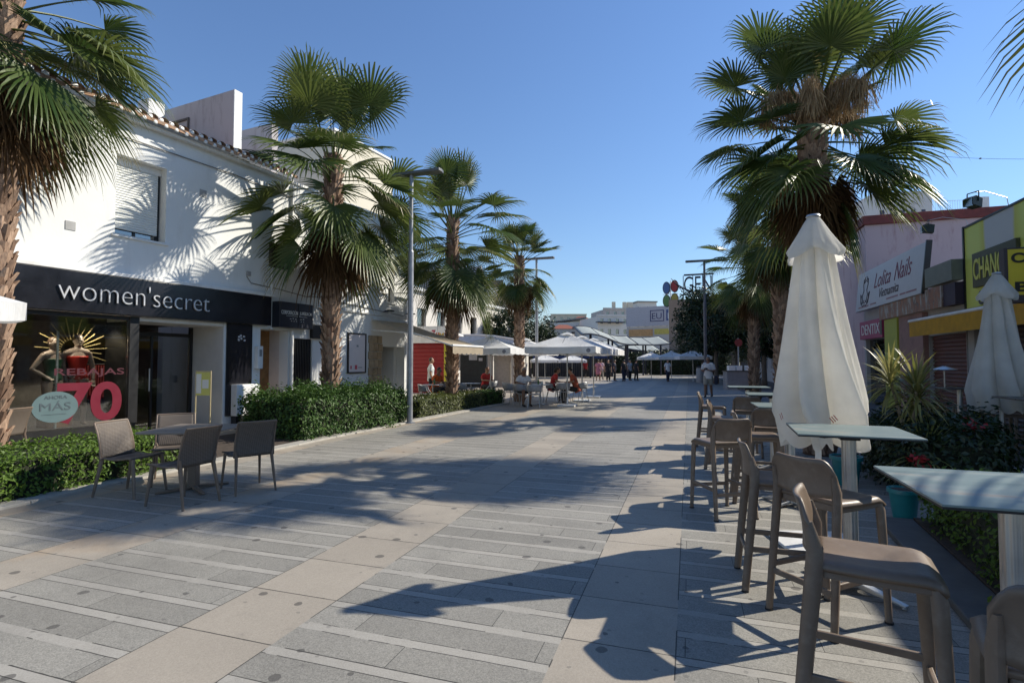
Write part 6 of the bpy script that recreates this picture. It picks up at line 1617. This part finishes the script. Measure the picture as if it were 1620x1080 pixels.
def sit(reach=.3, lean=.06, legs=1):
    return dict(pelvis=(0,.02,.56), chest=(0,-lean,.90), neck=(0,-lean*1.6,1.10), head=(0,-.03-lean*1.9,1.22), look=(0,-1,-.35),
             knee_r=(-.13,-.42,.54), knee_l=(.13,-.42,.54), ankle_r=(-.13,-.40,.085), ankle_l=(.14,-.36,.085),
             elbow_r=(-.26,-.10,.80), elbow_l=(.26,-.10,.80), wrist_r=(-.13,-.10-reach,.78), wrist_l=(.12,-.10-reach,.78), hand_r=(.2,-1,-.05), hand_l=(-.2,-1,-.05))
c_white, c_khaki, c_black, c_red, c_orange = cloth('white', (.66,.65,.66)), cloth('khaki', (.33,.30,.25)), cloth('black', (.02,.02,.022)), cloth('red', (.42,.03,.03)), cloth('orange', (.60,.10,.01))
c_brick, c_pink, c_lpink, c_blue, c_grey, c_navy = cloth('brick', (.32,.07,.035)), cloth('pink', (.55,.20,.24)), cloth('pale_pink', (.70,.48,.50)), cloth('blue', (.10,.14,.25)), cloth('grey', (.35,.36,.37)), cloth('navy', (.02,.025,.05))
m_shoe = mat('shoe_dark', (.03,.025,.02), .6); m_shoew = mat('shoe_white', (.5,.5,.5), .6)
mx, my = at(1120, 23.5)
man = person('man in a white polo and pale shorts looking at the phone in his hands', (mx, my, 0), YAW + R(-28), stand(step=.16, arms='phone'), c_white, c_khaki, m_shoe, hair='grey', skin=m_skin2, shorts=True, vox=.013, scale=1.04)
ph = tag(MB().box(-.04,.04,-.005,.005,-.075,.075).build('phone', m_black, bevel=.006), 'dark phone held by the walking man in white', 'phone'); Mw = Matrix.Translation((mx,my,0)) @ Matrix.Rotation(YAW+R(-28),4,'Z') @ Matrix.Translation((-.02,-.33,1.24)) @ Matrix.Rotation(R(-55),4,'X'); ph.matrix_world = Mw
bgx = tag(MB().box(-.06,.06,-.16,.16,-.22,.16).build('shoulder_bag', c_navy, bevel=.04), 'dark bag hanging at the side of the walking man in white', 'bag'); bgx.matrix_world = Matrix.Translation((mx,my,0)) @ Matrix.Rotation(YAW+R(-28),4,'Z') @ Matrix.Translation((.31,.05,.78))
person('man in a white shirt sitting at the café table and looking down', (-5.62, 18.28, 0), R(38), sit(.28), c_white, c_black, m_shoe, hair='grey', skin=m_skin2, shorts=True)
person('guest in a red top with dark hair at the left of the far café table', (-5.05, 20.3, 0), R(115), sit(.22, .10), c_red, c_black, m_shoe, hair='dark', hairlen=.12, female=True)
person('guest in a brick-brown top sitting at the right of the far café table', (-4.05, 20.1, 0), R(-80), sit(.25, .12), c_brick, c_black, m_shoe, hair='dark')
person('guest in an orange shirt sitting behind the grey lamp post', (-9.05, 18.3, 0), R(75), sit(.25, .08), c_orange, c_black, m_shoe, hair='dark', skin=m_skin2)
person('waiter in a pale grey shirt standing behind the guest in orange', (-9.9, 19.6, 0), R(120), stand(), cloth('pale_grey', (.55,.58,.58)), c_black, m_shoe, hair='brown')
person('guest in red sitting behind the left café palm trunk', (-8.05, 20.9, 0), R(60), sit(.25), c_red, c_black, m_shoe, hair='brown', vox=.02)
def P(px, d): return (*at(px, d), 0)
person('woman in a pink dress walking away beside the canopies', P(946, 44), YAW+R(160), stand(step=.12), c_pink, c_pink, m_shoe, hair='dark', female=True, dress=True, vox=.02)
person('person in a pale pink top walking next to the woman in pink', P(951, 46), YAW+R(150), stand(step=.10), c_lpink, c_khaki, m_shoe, hair='brown', vox=.02)
person('person in a crimson top farther off behind the parasol pole', P(926, 54), YAW+R(20), stand(step=.1), c_red, c_black, m_shoe, hair='dark', vox=.02)
for px, d, tp, bt, rz, lb in ((962, 43, c_black, c_black, 0, 'leftmost of the people in dark clothes standing in the canopy shade'), (972, 44, c_navy, c_black, 70, 'broad person in navy standing second from the left in the canopy shade'), (987, 43, c_black, c_navy, 200, 'third person in dark clothes standing in the canopy shade'), (996, 45, c_grey, c_black, 30, 'person with a grey top among the dark group in the canopy shade'), (1006, 44, c_black, c_black, 120, 'rightmost person of the dark group in the canopy shade')):
    person(lb, P(px, d), YAW+R(rz), stand(step=.05), tp, bt, m_shoe, hair='dark', vox=.02)
person('person in a white top walking in the shade right of the dark group', P(1056, 42), YAW+R(10), stand(step=.14), c_white, c_navy, m_shoe, hair='dark', vox=.02)
# mannequins in the shop window
c_sr = mat('red_swimsuit', (.60,.025,.012), .5, var=.05); c_sg = mat('green_swimsuit', (.015,.06,.03), .5, var=.1)
Jm = stand(arms='hip'); 
person('mannequin in a red strapless swimsuit in the shop window', on_facade(-2.42, .85, .32), BR+R(-12), Jm, None, None, None, hair='brown', skin=m_manq, female=True, swim=c_sr, name='mannequin', cat='mannequin', scale=1.02)
person('mannequin in a dark green swimsuit in the shop window', on_facade(-2.85, .80, .32), BR+R(14), Jm, None, None, None, hair='brown', skin=m_manq, female=True, swim=c_sg, name='mannequin', cat='mannequin', scale=.98)
